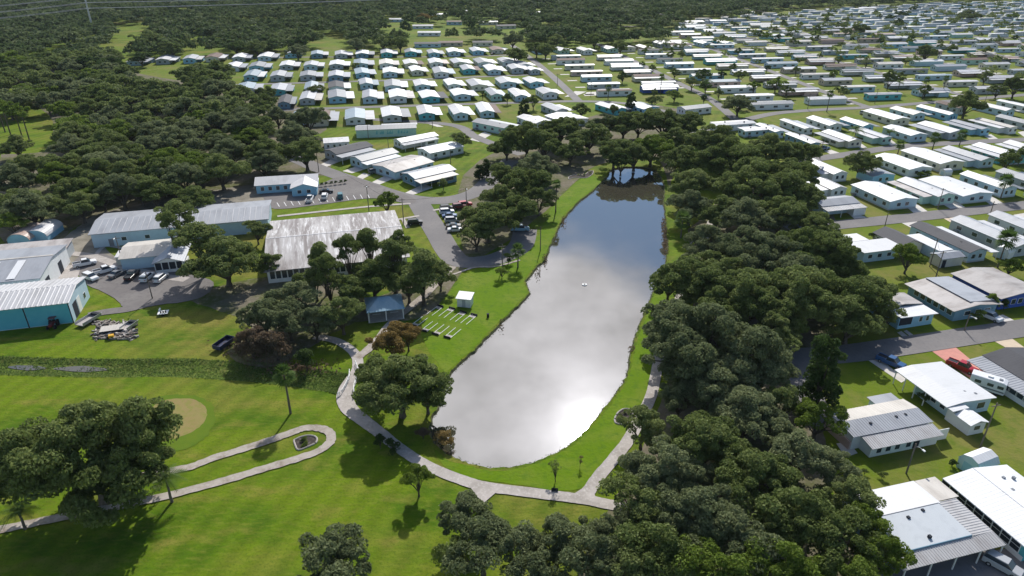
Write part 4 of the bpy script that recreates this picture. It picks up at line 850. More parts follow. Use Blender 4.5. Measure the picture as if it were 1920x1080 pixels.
# ---------------------------------------------------------------- trees
def rand_dirs(n):
    d = rng.normal(size=(n,3)); return d/np.linalg.norm(d,axis=1)[:,None]
def leaf_cards(cent, nrm, size, asp=.62):
    """one folded leaf cluster (a quad) for each centre; nrm is roughly where it faces"""
    n = len(cent); r = rand_dirs(n)
    a = np.cross(nrm, r); a /= np.linalg.norm(a,axis=1)[:,None]+1e-9; b = np.cross(nrm, a)
    s = (size*(.6+.8*rng.random(n)))[:,None]
    v = np.stack([cent-a*s, cent-b*s*asp+nrm*s*.15, cent+a*s, cent+b*s*asp+nrm*s*.15], 1).reshape(-1,3)
    return v, np.arange(4*n).reshape(-1,4)
def crown_mesh(name, R0, H, nclump, nleaf, size, clump=.24, low=.30, flat=.62, gap=.0, seed=0):
    """a broad crown: leaf clusters gathered in clumps on limbs that end on an uneven dome"""
    global rng
    rng = np.random.default_rng(seed); rr = random.Random(seed)
    C = []; big = R0 > 4
    nl_ = (9 if R0 > 10 else 7 if R0 > 6 else 5) if big else 3
    lob = [(0, 0, R0*.40, H*rr.uniform(.93,1.0))]; a0 = rr.uniform(0,6.28)
    for i in range(nl_):                                            # sub-crowns on the main limbs, unequal in reach and height
        th = a0+i*6.283/nl_+rr.uniform(-.35,.35); rl = R0*rr.uniform(.26,.42); d = (R0-rl)*rr.uniform(.72,1.0)*(1-.25*(i%2)*rr.random())
        lob.append((d*math.cos(th), d*math.sin(th), rl, H*rr.uniform(.66,.93)))
    if low < .2: lob = [(rr.uniform(-.12,.12)*R0, rr.uniform(-.12,.12)*R0, R0*q, H*z) for q, z in ((.45,1.0),(.62,.88),(.78,.74),(.88,.60),(.85,.46),(.7,.34))]
    wts = [l[2]**2 for l in lob]
    while len(C) < nclump:
        lx, ly, lr, lz = rr.choices(lob, wts)[0]
        th = rr.uniform(0, 2*math.pi); ct = rr.uniform(-.25, 1); st = math.sqrt(max(0,1-ct*ct)); sh = rr.uniform(.7,1.0) if rr.random() < .85 else rr.uniform(.3,.7)
        lh = min(lr*.95, (lz-H*low)*.8); sh = max(sh, .6) if low < .2 else sh; cr = R0*clump*rr.uniform(.5,1.15)*(.8 if big else 1)
        x = lx+lr*sh*st*math.cos(th); y = ly+lr*sh*st*math.sin(th); z = lz-lh-cr*flat*.6+lh*sh*ct
        if low > .2 and z < H*low*.8: continue
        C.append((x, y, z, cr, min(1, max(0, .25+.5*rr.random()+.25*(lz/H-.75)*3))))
    C = np.array(C); n = nclump*nleaf
    idx = np.repeat(np.arange(nclump), nleaf); d = rand_dirs(n); d[:,2] = np.abs(d[:,2])*.9-.25*rng.random(n)
    d /= np.linalg.norm(d,axis=1)[:,None]
    rad = C[idx,3]*(.55+.5*rng.random(n)**.5)
    cent = C[idx,:3]+d*rad[:,None]*np.array([1,1,flat])
    nr = d*.75+rand_dirs(n)*.8; nr /= np.linalg.norm(nr,axis=1)[:,None]
    v, f = leaf_cards(cent, nr, size)
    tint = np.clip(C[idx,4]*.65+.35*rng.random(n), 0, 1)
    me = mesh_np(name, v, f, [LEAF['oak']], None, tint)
    return me, C
def trunk_mesh(name, R0, H, C, tr, seed=0, low=.3):
    rr = random.Random(seed); mb = MB(); zf = H*low*.55
    mb.tube([(0,0,-.2),(0,0,zf*.5),(rr.uniform(-.3,.3),rr.uniform(-.3,.3),zf)], [tr*1.5, tr, tr*.95], 8)
    pick = sorted(range(len(C)), key=lambda i: math.atan2(C[i][1],C[i][0]))
    step = max(1, len(pick)//9)
    for i in pick[::step]:
        c = C[i]; e = Vector(c[:3]); m_ = Vector((e.x*.42, e.y*.42, zf+(e.z-zf)*.55))
        mb.tube([(0,0,zf*.85), tuple(m_), tuple(e)], [tr*.62, tr*.34, tr*.1], 5)
        for j in range(2):
            c2 = C[rr.randrange(len(C))]; e2 = Vector(c2[:3])
            if (e2-e).length < R0*.8: mb.tube([tuple(m_), tuple((m_+e2)/2+Vector((0,0,-.2))), tuple(e2)], [tr*.26, tr*.16, tr*.06], 4)
    return mb.mesh(name, bark)
TP = {}
def proto(key, R0, H, nc, nl, size, tr, **k):
    sd = k.pop('seed'); me, C = crown_mesh(key+'_crown', R0, H, nc, nl, size, seed=sd, **k)
    TP.setdefault(key, []).append((R0, H, me, trunk_mesh(key+'_trunk', R0, H, C, tr, sd)))
for s in (1,2,3): proto('huge', 14, 15.5, 190, 300, .27, .75, seed=s, clump=.17, low=.21)
for s in (4,5,6,7): proto('big', 9, 12.5, 110, 240, .24, .5, seed=s, clump=.22, low=.22)
for s in (8,9,10): proto('mid', 6, 9.5, 64, 180, .20, .32, seed=s, clump=.26)
for s in (11,12): proto('small', 3, 5.5, 34, 60, .20, .16, seed=s, clump=.32)
for s in (13,14,15,16): proto('farbig', 9, 12.5, 70, 90, .46, .5, seed=s, clump=.26)
for s in (17,18): proto('farsmall', 4.5, 7.5, 28, 60, .34, .25, seed=s, clump=.34)
for s in (19,20): proto('column', 3.4, 12, 80, 160, .19, .3, seed=s, clump=.3, low=.12, flat=1.0)
for s in (21,): proto('sparse', 3, 6, 16, 30, .16, .12, seed=s, clump=.3)
proto('lone', 14, 17, 330, 250, .27, .7, seed=52, clump=.17, low=.21)
for s in (31,32,33): proto('tall', 5.4, 14, 40, 240, .21, .36, seed=s, clump=.36, low=.52)
ALLTREES = []
def tree(p, Rw, Hw, leaf='oak', form=None, name='oak_tree', word=None, cat='tree'):
    far = p.length > 330
    if form is None:
        form = ('farbig' if Rw > 4.8 else 'farsmall') if far else 'huge' if Rw > 10.5 else 'big' if Rw > 6.8 else 'mid' if Rw > 3.8 else 'small'
    R0, H0, cm, tm = random.choice(TP[form])
    e = empty(name, (p.x, p.y, 0), random.uniform(0, 6.28)) if not (far and p.length > 600) else None
    s = Rw/R0
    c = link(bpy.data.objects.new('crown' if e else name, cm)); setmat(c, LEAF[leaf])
    if e:
        c.parent = e; e.scale = (s, s, Hw/H0)
        t = link(bpy.data.objects.new('trunk', tm)); t.parent = e; root = e
    else:
        c.location = (p.x, p.y, 0); c.rotation_euler = (0,0,random.uniform(0,6.28)); c.scale = (s,s,Hw/H0); root = c
    ALLTREES.append((root, p, Rw, leaf, form, word, cat)); return root
def hfor(Rw): return min(17, 4.0+.92*Rw)
def T(u, v, rpx, leaf='oak', form=None, name='oak_tree', h=None, word=None, k=.55):
    """a tree whose crown centre shows at (u, v), rpx photo pixels wide from its middle"""
    H = 10; 
    for _ in range(4):
        p = P(u, v, H*k); Rw = rpx/px_per_m(p); H = h or hfor(Rw)
    p = Vector((p.x, p.y, 0)); take(p, Rw*.55)
    return tree(p, Rw, H, leaf, form, name, word)
OAKS = [(750,722,92,'oak'),(800,735,50,'oak'),(706,705,48,'oak'),(620,1058,88,'grey'),(868,962,52,'grey'),(905,1025,78,'grey'),(965,1035,58,'grey'),(855,1040,40,'oak'),
 (1045,1015,62,'grey'),(1110,1045,75,'grey'),(1010,1075,60,'grey'),(1190,950,72,'oak'),(1250,885,85,'grey'),(1205,800,48,'oak'),(1320,830,88,'oak'),(1400,775,80,'grey'),(1420,900,90,'oak'),(1305,965,92,'grey'),(1235,1035,88,'oak'),(1380,1010,82,'grey'),(1490,965,85,'oak'),
 (1500,850,70,'grey'),(1535,785,48,'bright'),(1560,1010,78,'oak'),(1470,1065,80,'bright'),(1655,1042,55,'bright'),(1590,930,58,'oak'),(1563,880,48,'grey'),(1620,985,50,'bright'),(1350,1085,90,'bright'),(1170,1070,70,'oak'),(1600,1085,60,'bright'),
 (1330,640,125,'grey'),(1265,600,62,'grey'),(1290,525,70,'oak'),(1255,530,40,'oak'),(1400,560,90,'oak'),(1500,560,98,'oak'),(1595,560,80,'oak'),(1420,480,88,'grey'),(1520,470,85,'oak'),(1335,455,55,'grey'),(1595,600,60,'oak'),(1630,545,52,'oak'),(1430,690,70,'grey'),(1350,725,85,'grey'),(1450,625,60,'oak'),(1280,700,52,'grey'),(1480,520,70,'grey'),(1375,520,70,'oak'),
 (1300,345,52,'oak'),(1295,385,48,'grey'),(1370,295,70,'oak'),(1420,345,85,'oak'),(1485,325,62,'oak'),(1335,265,55,'oak'),(1400,405,62,'grey'),(1465,400,58,'oak'),(1505,370,48,'oak'),(1530,430,48,'oak'),(1285,300,50,'oak'),(1345,395,50,'oak'),(1500,290,40,'oak'),(1440,280,50,'oak'),(1570,500,55,'oak'),
 (1222,278,46,'bright'),(1152,285,42,'oak'),(1105,255,45,'oak'),(1050,242,46,'oak'),(988,258,50,'oak'),(950,272,35,'oak'),(1170,232,38,'oak'),(1245,228,48,'oak'),(1198,232,34,'oak'),(1130,232,34,'grey'),(1290,232,42,'oak'),(1020,270,40,'oak'),(1070,280,36,'oak'),(1190,290,38,'oak'),(1265,262,40,'oak'),(1165,305,26,'dense'),
 (985,345,54,'oak'),(938,372,42,'oak'),(915,412,58,'oak'),(968,395,48,'oak'),(1005,310,42,'grey'),(893,440,36,'oak'),(1010,375,34,'oak'),(945,330,36,'oak'),
 (420,485,74,'oak'),(480,432,26,'oak'),(500,495,28,'oak'),(700,520,58,'oak'),(650,545,50,'oak'),(560,560,54,'grey'),(495,590,52,'grey'),(640,588,48,'oak'),(540,600,46,'grey'),(825,515,32,'oak'),(590,605,42,'grey'),(765,530,46,'oak'),(470,640,34,'brown'),(515,645,30,'brown'),(590,530,40,'oak'),]
for q in OAKS: T(q[0], q[1], q[2]*1.06, *q[3:])
for q in [(1330,500,52,'oak'),(1262,655,46,'grey'),(1292,695,46,'oak'),(1275,748,44,'grey'),(1345,560,50,'oak'),(1140,1000,55,'grey'),(1240,960,60,'oak'),(1300,1040,60,'grey'),(1300,900,50,'grey'),(1460,760,50,'oak'),(1370,850,60,'oak'),(1440,1010,55,'oak')]: T(*q)
T(162,842,160,'oak','lone','oak_tree',18.5)
for u, v, r_ in [(332,398,34),(372,440,44),(602,474,28),(652,462,24),(690,448,32),(735,470,38),(790,492,46),(612,500,26),(748,452,28),(318,372+45,18)]: T(u, v, r_*1.15, h=15, k=.74, form='tall')
T(736,640,46,'autumn','mid','autumn_tree',word='rust-brown cypress'); T(764,628,30,'autumn','mid','autumn_tree',word='rust-brown cypress')
T(783,898,31,'bright','mid','young_oak',word='compact bright green oak'); T(735,838,17,'dense','small','shrub',3,'dark round shrub'); T(712,826,14,'dense','small','shrub',3,'dark round shrub')
T(573,672,24,'dense','small','shrub',5,'dark round shrub'); T(725,378,26,'bright','mid','young_oak',word='yellow-green oak'); T(941,510,14,'bright','small','young_oak',3.5,'pale young tree'); T(953,484,12,'dense','small','shrub',3,'dark shrub')
T(899,320,11,'dense','column','cypress',6,'rounded dark cypress'); T(912,313,10,'dense','column','cypress',7.5,'rounded dark cypress'); T(865,262,22,'oak','mid','oak_tree'); T(831,344,10,'oak','small','yard_tree',4.5,'small round yard tree')
T(1546,693,40,'dense','column','cypress',16,'tall dense dark evergreen'); T(1184,188,11,'dense','column','cypress',10,'tall dark cypress'); T(1705,480,34,'bright','mid','yard_tree',9,'bright green yard tree')
T(1617,305,38,'oak','big','oak_tree'); T(1385,195,34,'grey','big','oak_tree',11,'wide spreading grey oak'); T(1813,192,34,'oak','big','oak_tree',14,'tall dark oak'); T(1298,155,16,'oak','mid','yard_tree',8,'dark round yard tree')
T(983,200,13,'dense','column','cypress',10,'tall dark cypress'); T(951,184,11,'dense','small','yard_tree',6,'dark round yard tree'); T(967,103,26,'oak',None,'oak_tree'); T(905,178,8,'dense','small','yard_tree',5,'ball-shaped yard tree'); T(1000,190,14,'oak','mid','yard_tree',8)
T(665,123,9,'oak','small','yard_tree',5,'small round tree between roofs'); T(592,168,17,'oak','mid','yard_tree',7,'dark tree over the lane'); T(1195,217,14,'bright','mid','yard_tree',6,'light green yard tree'); T(1150,205,12,'oak','mid','yard_tree',6); T(1090,205,20,'oak','mid','yard_tree',8); T(1265,178,18,'bright','mid','yard_tree',7); T(1320,185,9,'dense','small','yard_tree',5)
T(1225,190,16,'oak','mid','yard_tree',8); T(1668,148,15,'oak','mid','yard_tree',12,'upright dark yard tree'); T(1736,98,24,'oak','big','oak_tree',13,'big dome-shaped dark oak'); T(1785,92,13,'oak','mid','yard_tree',9); T(1851,95,11,'oak','mid','yard_tree',8); T(1848,143,15,'oak','mid','yard_tree',9); T(1905,160,26,'oak','big','oak_tree',13); T(1870,170,20,'oak','mid','yard_tree',8); T(1615,55,20,'oak','big','oak_tree',12)
T(1388,142,14,'oak','mid','yard_tree',9); T(1438,128,9,'dense','small','yard_tree',5); T(1278,103,10,'oak','mid','yard_tree',8); T(1460,70,7,'dense','small','yard_tree',7); T(1820,28,26,'oak','big','oak_tree',13); T(1575,85,9,'oak','small','yard_tree',7); T(1590,60,12,'oak','mid','yard_tree',9); T(1625,118,14,'grey','mid','yard_tree',6); T(1890,300,24,'oak','mid','yard_tree',10,'open dark yard tree'); T(1915,290,16,'oak','mid','yard_tree',8)
T(1710,320,9,'bright','small','shrub',2.5); T(1727,327,9,'bright','small','shrub',2.5); T(1740,325,8,'bright','small','shrub',2.5); T(1895,500,26,'bright','mid','yard_tree',5); T(1640,445,11,'dense','small','shrub',3); T(1815,478,12,'dense','small','shrub',3)
T(1860,565,16,'bright','mid','yard_tree',5); T(1835,590,12,'bright','small','shrub',3); T(1885,570,10,'dense','small','shrub',3); T(1665,590,30,'oak','mid','oak_tree'); T(1735,745,16,'dense','small','shrub',2.5); T(1655,890,9,'oak','small','shrub',1.3,'small round shrub'); T(1610,888,8,'oak','small','shrub',1.3,'small round shrub'); T(1622,884,7,'oak','small','shrub',1.3,'small round shrub'); T(1787,868,10,'dense','small','shrub',1.4,'dark shrub')
T(1042,880,18,'oak','sparse','sapling',4.5,'thin young tree with sparse crown'); T(1088,863,8,'brown','sparse','sapling',2.4,'bare pinkish sapling'); T(1243,577,11,'yellow','small','shrub',3,'yellow-green bush')
T(793,812,16,'brown','small','shrub',2.2,'brown lakeside bush'); T(830,820,22,'autumn','small','shrub',2.6,'rusty lakeside bush'); T(845,828,12,'autumn','small','shrub',2,'rusty lakeside bush')
T(815,35,9,'yellow','mid','autumn_tree',9,'orange-yellow tree'); T(794,33,15,'autumn','farbig','autumn_tree',12,'orange-yellow tree')
# woods to the west, tree by tree
WOODS = [[(0,160),(60,130),(140,118),(330,160),(345,140),(440,130),(450,180),(480,190),(560,195),(625,230),(622,300),(585,312),(520,322),(440,350),(330,345),(200,330),(130,290),(110,240),(85,195),(0,205)],
 [(0,315),(60,300),(130,300),(230,310),(330,320),(430,345),(490,330),(500,350),(440,372),(330,382),(240,378),(170,395),(110,402),(60,415),(0,420)]]
def fill(polys, spacing, rlo, rhi, z=6, excl=(), leaf=('oak','oak','oak','grey'), limit=None, form=None, nameh=None):
    out = []
    for poly in polys:
        w = [P(u, v, z) for u, v in poly]; xs = [p.x for p in w]; ys = [p.y for p in w]
        y = min(ys)
        while y < max(ys):
            x = min(xs)+random.uniform(0, spacing)
            while x < max(xs):
                q = Vector((x+random.uniform(-.3,.3)*spacing, y+random.uniform(-.3,.3)*spacing, 0))
                if inpoly(q.x, q.y, w):
                    u, v = project(Vector((q.x,q.y,z)))
                    if -160 < u < 2080 and not any(inpoly(u, v, e) for e in excl): out.append(q)
                x += spacing
            y += spacing*.9
    return out
for p in sorted(fill(WOODS, 14.5, 6, 9), key=lambda q: q.length):
    if clash(p, 4) or random.random() < .13: continue
    Rw = random.uniform(6.8, 11.0); tree(p, Rw, hfor(Rw)*random.uniform(.9,1.1), random.choice(['oak','oak','oak','grey','oak','bright'] if random.random() < .5 else ['oak','grey']))
T(150,240,40,'bright'); T(215,180,30,'grey'); T(190,365,40,'bright'); T(362,312,52,'bright'); T(30,272,34,'oak'); T(455,252,26,'bright'); T(150,385,44,'oak'); T(260,352,44,'oak'); T(70,385,50,'oak'); T(25,420,30,'bright')
T(278,76,34,'oak'); T(330,84,22,'oak'); T(305,62,20,'grey'); T(95,110,26,'oak'); T(210,104,26,'oak'); T(60,128,30,'oak'); T(20,112,34,'bright'); T(392,150,46,'oak'); T(500,175,22,'oak')
CLEAR = [[(196,118),(196,80),(204,54),(236,32),(278,30),(282,54),(258,84),(246,112)], [(575,106),(596,62),(612,50),(648,48),(662,66),(668,106)], [(50,106),(48,93),(110,79),(160,70),(172,78),(112,92),(80,106)],[(345,72),(350,60),(415,62),(418,80),(350,84)],
  [(1460,8),(1560,4),(1560,10),(1460,16)],[(455,30),(520,26),(530,36),(460,42)],[(695,52),(735,46),(760,58),(720,66)],[(940,56),(985,52),(1000,66),(950,70)],[(300,20),(345,12),(350,20),(305,28)],[(560,10),(640,4),(645,10),(565,18)],[(1010,40),(1060,36),(1065,46),(1015,50)], [(380,5),(440,-4),(440,6),(400,12)],[(1180,38),(1210,48),(1225,62),(1160,55),(1135,45)]]
NORTH = [[(-160,160),(0,150),(60,128),(150,124),(232,130),(240,112),(300,101),(350,98),(480,92),(560,92),(700,90),(735,84),(790,70),(850,62),(930,66),(985,88),(1045,92),(1120,84),(1190,86),(1250,66),(1270,44),(1330,30),(1420,22),(1500,12),(1650,2),(2080,-20),(2080,-34),(-160,-34)]]
WH = [(822,26,8,'white'),(884,20,12,'white'),(924,17,20,'light'),(745,35,0,'light'),(793,47,5,'grey'),(805,60,0,'light'),(948,47,15,'dark'),(852,40,0,'brown'),(915,40,10,'white'),(1000,22,0,'light'),(1030,12,0,'white'),(802,80,4,'dark'),(845,78,6,'brown'),(905,78,3,'dark'),(1400,22,0,'white'),(1300,40,10,'white'),(1345,38,4,'light'),(1285,50,12,'light'),(1560,17,4,'white'),(1625,15,0,'bright')]
for i, (u, v, dg, rf) in enumerate(WH):
    p = P(u, v, 3.2); take(p, 13); [take(p-p.normalized()*(22*j), 10) for j in range(1, 6 if v > 34 else 2)]; home(p, GA+R(dg-15), random.uniform(16,22), 10, 'plain', rf, random.choice(['white','cream','pale blue','tan']), rf, f'{{roof}} roofed {{wall}} house, {nth(i+1)} among the clearings of the north woods', 'houses in clearings of the north woods')
cand = [p for p in sorted(fill(NORTH, 16.5, 7, 10, 8, CLEAR), key=lambda q: q.length) if not clash(p, 5)]
NIND = 45
for p in cand[:NIND]:
    Rw = random.uniform(7.5, 10.5); tree(p, Rw, hfor(Rw)*random.uniform(.9,1.15), random.choice(['oak','oak','oak','grey','dense']))
# trees scattered between the park homes
k = 0
for p in fill([HA], 23, 3, 5, 3):
    if random.random() < .5 or clash(p, 3.2): continue
    Rw = random.uniform(2.2, 4.6) if random.random() < .85 else random.uniform(5, 8); tree(p, Rw, hfor(Rw)*.95, random.choice(['oak','dense','bright','oak']), 'farsmall' if p.length > 300 else None, 'yard_tree'); k += 1
    if k > 130: break
# distant woods as one mass
def mass(lst, name, label, nc=30, nl=17, size=.95):
    vs = []; ts = []; protos = []
    for s in range(5):
        me, C = crown_mesh('tmp', 9, 12.5, nc, nl, size, .30, seed=40+s)
        a = np.empty(len(me.vertices)*3, np.float32); me.vertices.foreach_get('co', a); t = np.empty(len(me.polygons), np.float32); me.attributes['tint'].data.foreach_get('value', t)
        protos.append((a.reshape(-1,3), t)); bpy.data.meshes.remove(me)
    for p in lst:
        a, t = random.choice(protos); r = random.uniform(0,6.28); s = random.choice([.55,.8,1,1.1,1.35,1.7]); c, sn = math.cos(r)*s, math.sin(r)*s
        q = np.stack([a[:,0]*c-a[:,1]*sn+p.x, a[:,0]*sn+a[:,1]*c+p.y, a[:,2]*random.uniform(.85,1.25)], 1); vs.append(q); ts.append(np.clip(t*.6+random.uniform(-.2,.6), 0, 1))
    v = np.concatenate(vs); o = link(bpy.data.objects.new(name, mesh_np(name, v, np.arange(len(v)).reshape(-1,4), [LEAF['far']], None, np.concatenate(ts)))); tag(o, label, None, None, 'stuff')
PARKT = [p for p in fill([HA], 21, 3, 5, 3) if p.length > 520 and random.random() < .42]
mass(cand[NIND:], 'far_woods', 'distant dark woods filling the horizon')

def small_mass(lst):
    vs = []; ts = []; me = TP['farsmall'][0][2]; a = np.empty(len(me.vertices)*3, np.float32); me.vertices.foreach_get('co', a); a = a.reshape(-1,3)[:28*60*4:1]; t = np.empty(len(me.polygons), np.float32); me.attributes['tint'].data.foreach_get('value', t)
    a = a.reshape(-1,4,3)[::3].reshape(-1,3); t = t[::3]
    for p in lst:
        r = random.uniform(0,6.28); s = random.choice([.5,.6,.8,1.0,1.4]); c, sn = math.cos(r)*s, math.sin(r)*s
        vs.append(np.stack([a[:,0]*c-a[:,1]*sn+p.x, a[:,0]*sn+a[:,1]*c+p.y, a[:,2]*s*random.uniform(.8,1.2)], 1)); ts.append(np.clip(t*.6+random.uniform(-.1,.5), 0, 1))
    v = np.concatenate(vs); o = link(bpy.data.objects.new('distant_yard_foliage', mesh_np('distant_yard_foliage', v, np.arange(len(v)).reshape(-1,4), [LEAF['oak']], None, np.concatenate(ts)))); tag(o, 'specks of trees among the farthest home roofs', None, None, 'stuff')
small_mass(PARKT)
# palms
def palm_meshes():
    out = {}
    for kind, sd in (('cabbage', 1), ('queen', 2)):
        rr = random.Random(sd); v = []; f = []
        if kind == 'cabbage':
            for i in range(34):
                th = rr.uniform(0,6.28); el = rr.uniform(-.9, 1.35); d = Vector((math.cos(th)*math.cos(el), math.sin(th)*math.cos(el), math.sin(el)))
                s = Vector((-math.sin(th), math.cos(th), 0)); up = s.cross(d); c0 = d*.7; Lr = rr.uniform(.8,1.6)
                for j in range(9):
                    a = (j-4)*.30; t = (d*math.cos(a)+s*math.sin(a)); w = s*math.cos(a)-d*math.sin(a); tip = c0+t*Lr+Vector((0,0,-.35*abs(math.cos(el))))+up*.05
                    n = len(v); v += [c0, c0+t*Lr*.55+w*.09, tip, c0+t*Lr*.55-w*.09]; f.append((n,n+1,n+2,n+3))
        else:
            for i in range(18):
                th = i*2.4+rr.uniform(-.2,.2); el = rr.uniform(.1,1.2); Lr = rr.uniform(2.6,3.3); pts = []
                for j in range(9):
                    t = j/8; r_ = Lr*t*math.cos(el*(1-t*.3)); z = Lr*(math.sin(el)*t-.75*t*t*(1.1-.3*math.sin(el))); pts.append(Vector((math.cos(th)*r_, math.sin(th)*r_, z)))
                s = Vector((-math.sin(th), math.cos(th), 0))
                for j in range(8):
                    for sg in (-1,1):
                        for q in (.0,.5):
                            b0 = pts[j].lerp(pts[j+1], q); b1 = pts[j].lerp(pts[j+1], q+.32); ln = .75*math.sin(math.pi*min(.95,(j+q+1)/9.2))+.12
                            e = (b0+b1)/2+s*sg*ln+(pts[j+1]-pts[j])*.5+Vector((0,0,-.35*ln)); n = len(v); v += [b0, b1, e, e]; f.append((n,n+1,n+2))
        mb = MB(); mb.v = [tuple(x) for x in v]; mb.f = f; out[kind] = mb.mesh('palm_crown', LEAF['palm'])
    return out
PM = palm_meshes()
tmesh = MB().tube([(0,0,-.2),(.05,0,.25),(.0,.03,.5),(-.03,0,1)], [.26,.20,.17,.15], 8).mesh('palm_trunk', palmbark)
PALMN = {}
def palm(ub, vb, h, s=1.0, kind='cabbage', lab=''):
    p = P(ub, vb, 0); e = empty('palm_tree', p, random.uniform(0,6), label=lab, cat='palm', group='palms')
    t = link(bpy.data.objects.new('trunk', tmesh)); t.parent = e; t.scale = (1,1,h)
    c = link(bpy.data.objects.new('crown', PM[kind])); c.parent = e; c.location = (-.03,0,h); c.scale = (s,s,s); take(p, 1)
for a in [(545,775,8.2,1.15,'cabbage','tall single palm on the golf grass by the cart path bend'),(323,941,4.6,1.1,'queen','feathery palm beside the narrow cart path'),(48,992,3.2,1.0,'queen','feathery palm in the shade under the great oak'),
  (971,502,4.8,1.2,'cabbage','short palm with grey head beside the lake road shrubs'),(1276,446,5.5,1.6,'cabbage','palm with spreading crown on the east lake bank'),(1042,398,9,1.0,'cabbage','thin tall palm on the west lake bank'),(1876,372,6,1.5,'cabbage','palm at the north kerb of the middle street'),
  (1870,502,8,1.6,'cabbage','tall thin palm between the small shed and leafy shrubs'),(1683,290,4,1.3,'cabbage','palm at the lane by the bright long roof'),(1748,281,5,1.4,'cabbage','first of two palms on the palm lane'),(1798,275,5,1.4,'cabbage','second of two palms on the palm lane'),(1600,270,6,1.5,'queen','palm in front of the off-white lane home'),
  (1550,210,9,1.2,'cabbage','tall palm by the park crossroads'),(1729,185,10,1.1,'cabbage','lean tall palm in the park, beside its twin'),(1766,178,9,1.1,'cabbage','second lean tall palm in the park'),(1238,175,9,1.2,'cabbage','palm by the home with the blue porch'),(1322,180,8,1.5,'queen','feathery palm by the park lane'),(1665,265,4,1.3,'queen','low palm by the lane hedge'),
  (1140,186,6,1.2,'cabbage','palm in front of the last brown roof of its column'),(1682,175,6,1.2,'queen','palm beside the upright dark yard tree'),(1620,1010,3,.01,'cabbage','')][:-1]: palm(*a)
# pines at the west edge
pm, PC = crown_mesh('pine_crown', 4.5, 16, 34, 60, .34, .3, .55, .45, seed=77)
for i, (u, v) in enumerate([(42,258),(55,262),(20,252),(10,248)]):
    p = P(u, v, 0); e = empty('pine_tree', p, i, label=f'slender pine on the golf fairway edge, {nth(i+1)} from the east', cat='tree', group='pines at the fairway'); c = link(bpy.data.objects.new('crown', pm)); c.parent = e; setmat(c, LEAF['bright'])
    MB().tube([(0,0,-.2),(.1,0,8),(0,0,14)], [.3,.22,.08], 6).obj('trunk', bark, e)

# ---------------------------------------------------------------- vehicles
PAINT = {k: mat('car_'+k, c, .3, .6) for k, c in {'white': (.75,.75,.75), 'black': (.015,.015,.018), 'silver': (.42,.43,.45), 'blue': (.03,.10,.25), 'red': (.42,.02,.03), 'grey': (.15,.16,.17), 'teal': (.03,.16,.20), 'tan': (.42,.38,.30), 'light blue': (.25,.42,.55), 'maroon': (.16,.02,.03)}.items()}
def loft(prof, ys, x_in=0.0):
    """side outline [(x, z)] swept across the car with rounded shoulders"""
    mb = MB(); n = len(prof)
    for y, k, dz in ys: mb.v += [(x*k, y, z*(1-dz) if z > .6 else z) for x, z in prof]
    for r_ in range(len(ys)-1):
        for i in range(n): mb.f.append((r_*n+i, r_*n+(i+1)%n, (r_+1)*n+(i+1)%n, (r_+1)*n+i))
    mb.f.append(tuple(range(n-1,-1,-1))); mb.f.append(tuple((len(ys)-1)*n+i for i in range(n))); return mb
def make_car(kind):
    e = empty({'car': 'parked_car', 'suv': 'parked_suv', 'pickup': 'pickup_truck'}[kind])
    YS = [(-.9,.97,.06),(-.8,1,.0),(.8,1,.0),(.9,.97,.06)]
    if kind == 'pickup':
        loft([(-2.75,.35),(2.7,.35),(2.78,.75),(2.6,1.02),(1.5,1.12),(-2.72,1.12)], YS).obj('body', PAINT['white'], e)
        loft([(-.75,1.13),(1.45,1.13),(.75,1.78),(-.55,1.80)], [(-.8,1,0),(-.66,.95,0),(.66,.95,0),(.8,1,0)]).obj('cab_glass', glass, e)
        MB().box(-.5,.72,-.66,.66,1.79,1.86).obj('cab_roof', PAINT['white'], e); MB().box(-2.62,-.9,-.74,.74,1.05,1.125).obj('truck_bed', darkm, e)
        for y in (-.78,.78): MB().box(-2.7,-.85,y-.07,y+.07,1.12,1.28).obj('bed_rail', PAINT['white'], e)
        wx = 1.75
    elif kind == 'suv':
        loft([(-2.3,.35),(2.25,.35),(2.35,.75),(2.2,1.0),(1.2,1.12),(-2.3,1.12)], YS).obj('body', PAINT['white'], e)
        loft([(-2.2,1.13),(1.2,1.13),(.55,1.68),(-2.0,1.70)], [(-.82,1,0),(-.68,.96,0),(.68,.96,0),(.82,1,0)]).obj('cabin_glass', glass, e)
        MB().box(-1.95,.5,-.68,.68,1.69,1.76).obj('roof', PAINT['white'], e)
        for x in (-1.9,-.75): MB().box(x-.07,x+.07,-.8,.8,1.13,1.69).obj('pillar', PAINT['white'], e)
        wx = 1.4
    else:
        loft([(-2.3,.32),(2.25,.32),(2.3,.65),(2.1,.85),(1.1,.98),(-1.6,1.0),(-2.3,.9)], YS).obj('body', PAINT['white'], e)
        loft([(-1.5,1.0),(1.05,1.0),(.3,1.42),(-.9,1.44)], [(-.8,1,0),(-.62,.94,0),(.62,.94,0),(.8,1,0)]).obj('cabin_glass', glass, e)
        MB().box(-.85,.25,-.64,.64,1.43,1.49).obj('roof', PAINT['white'], e); wx = 1.4
    for x in (-wx, wx):
        for y in (-.92, .74):
            w = MB().tube([(x,y,.34),(x,y+.18,.34)], [.34,.34], 12).obj('wheel', blackm, e); MB().tube([(x,y-.01,.34),(x,y+.19,.34)], [.19,.19], 8).obj('rim', steel, w)
    for y in (-.62,.62):
        MB().box(2.25 if kind != 'pickup' else 2.7, 2.36 if kind != 'pickup' else 2.8, y-.16, y+.16, .66, .8).obj('headlight', whitepaint, e)
        MB().box(-2.36 if kind != 'pickup' else -2.8, -2.28 if kind != 'pickup' else -2.7, y-.14, y+.14, .7, .85).obj('tail_light', PAINT['red'], e)
    return e
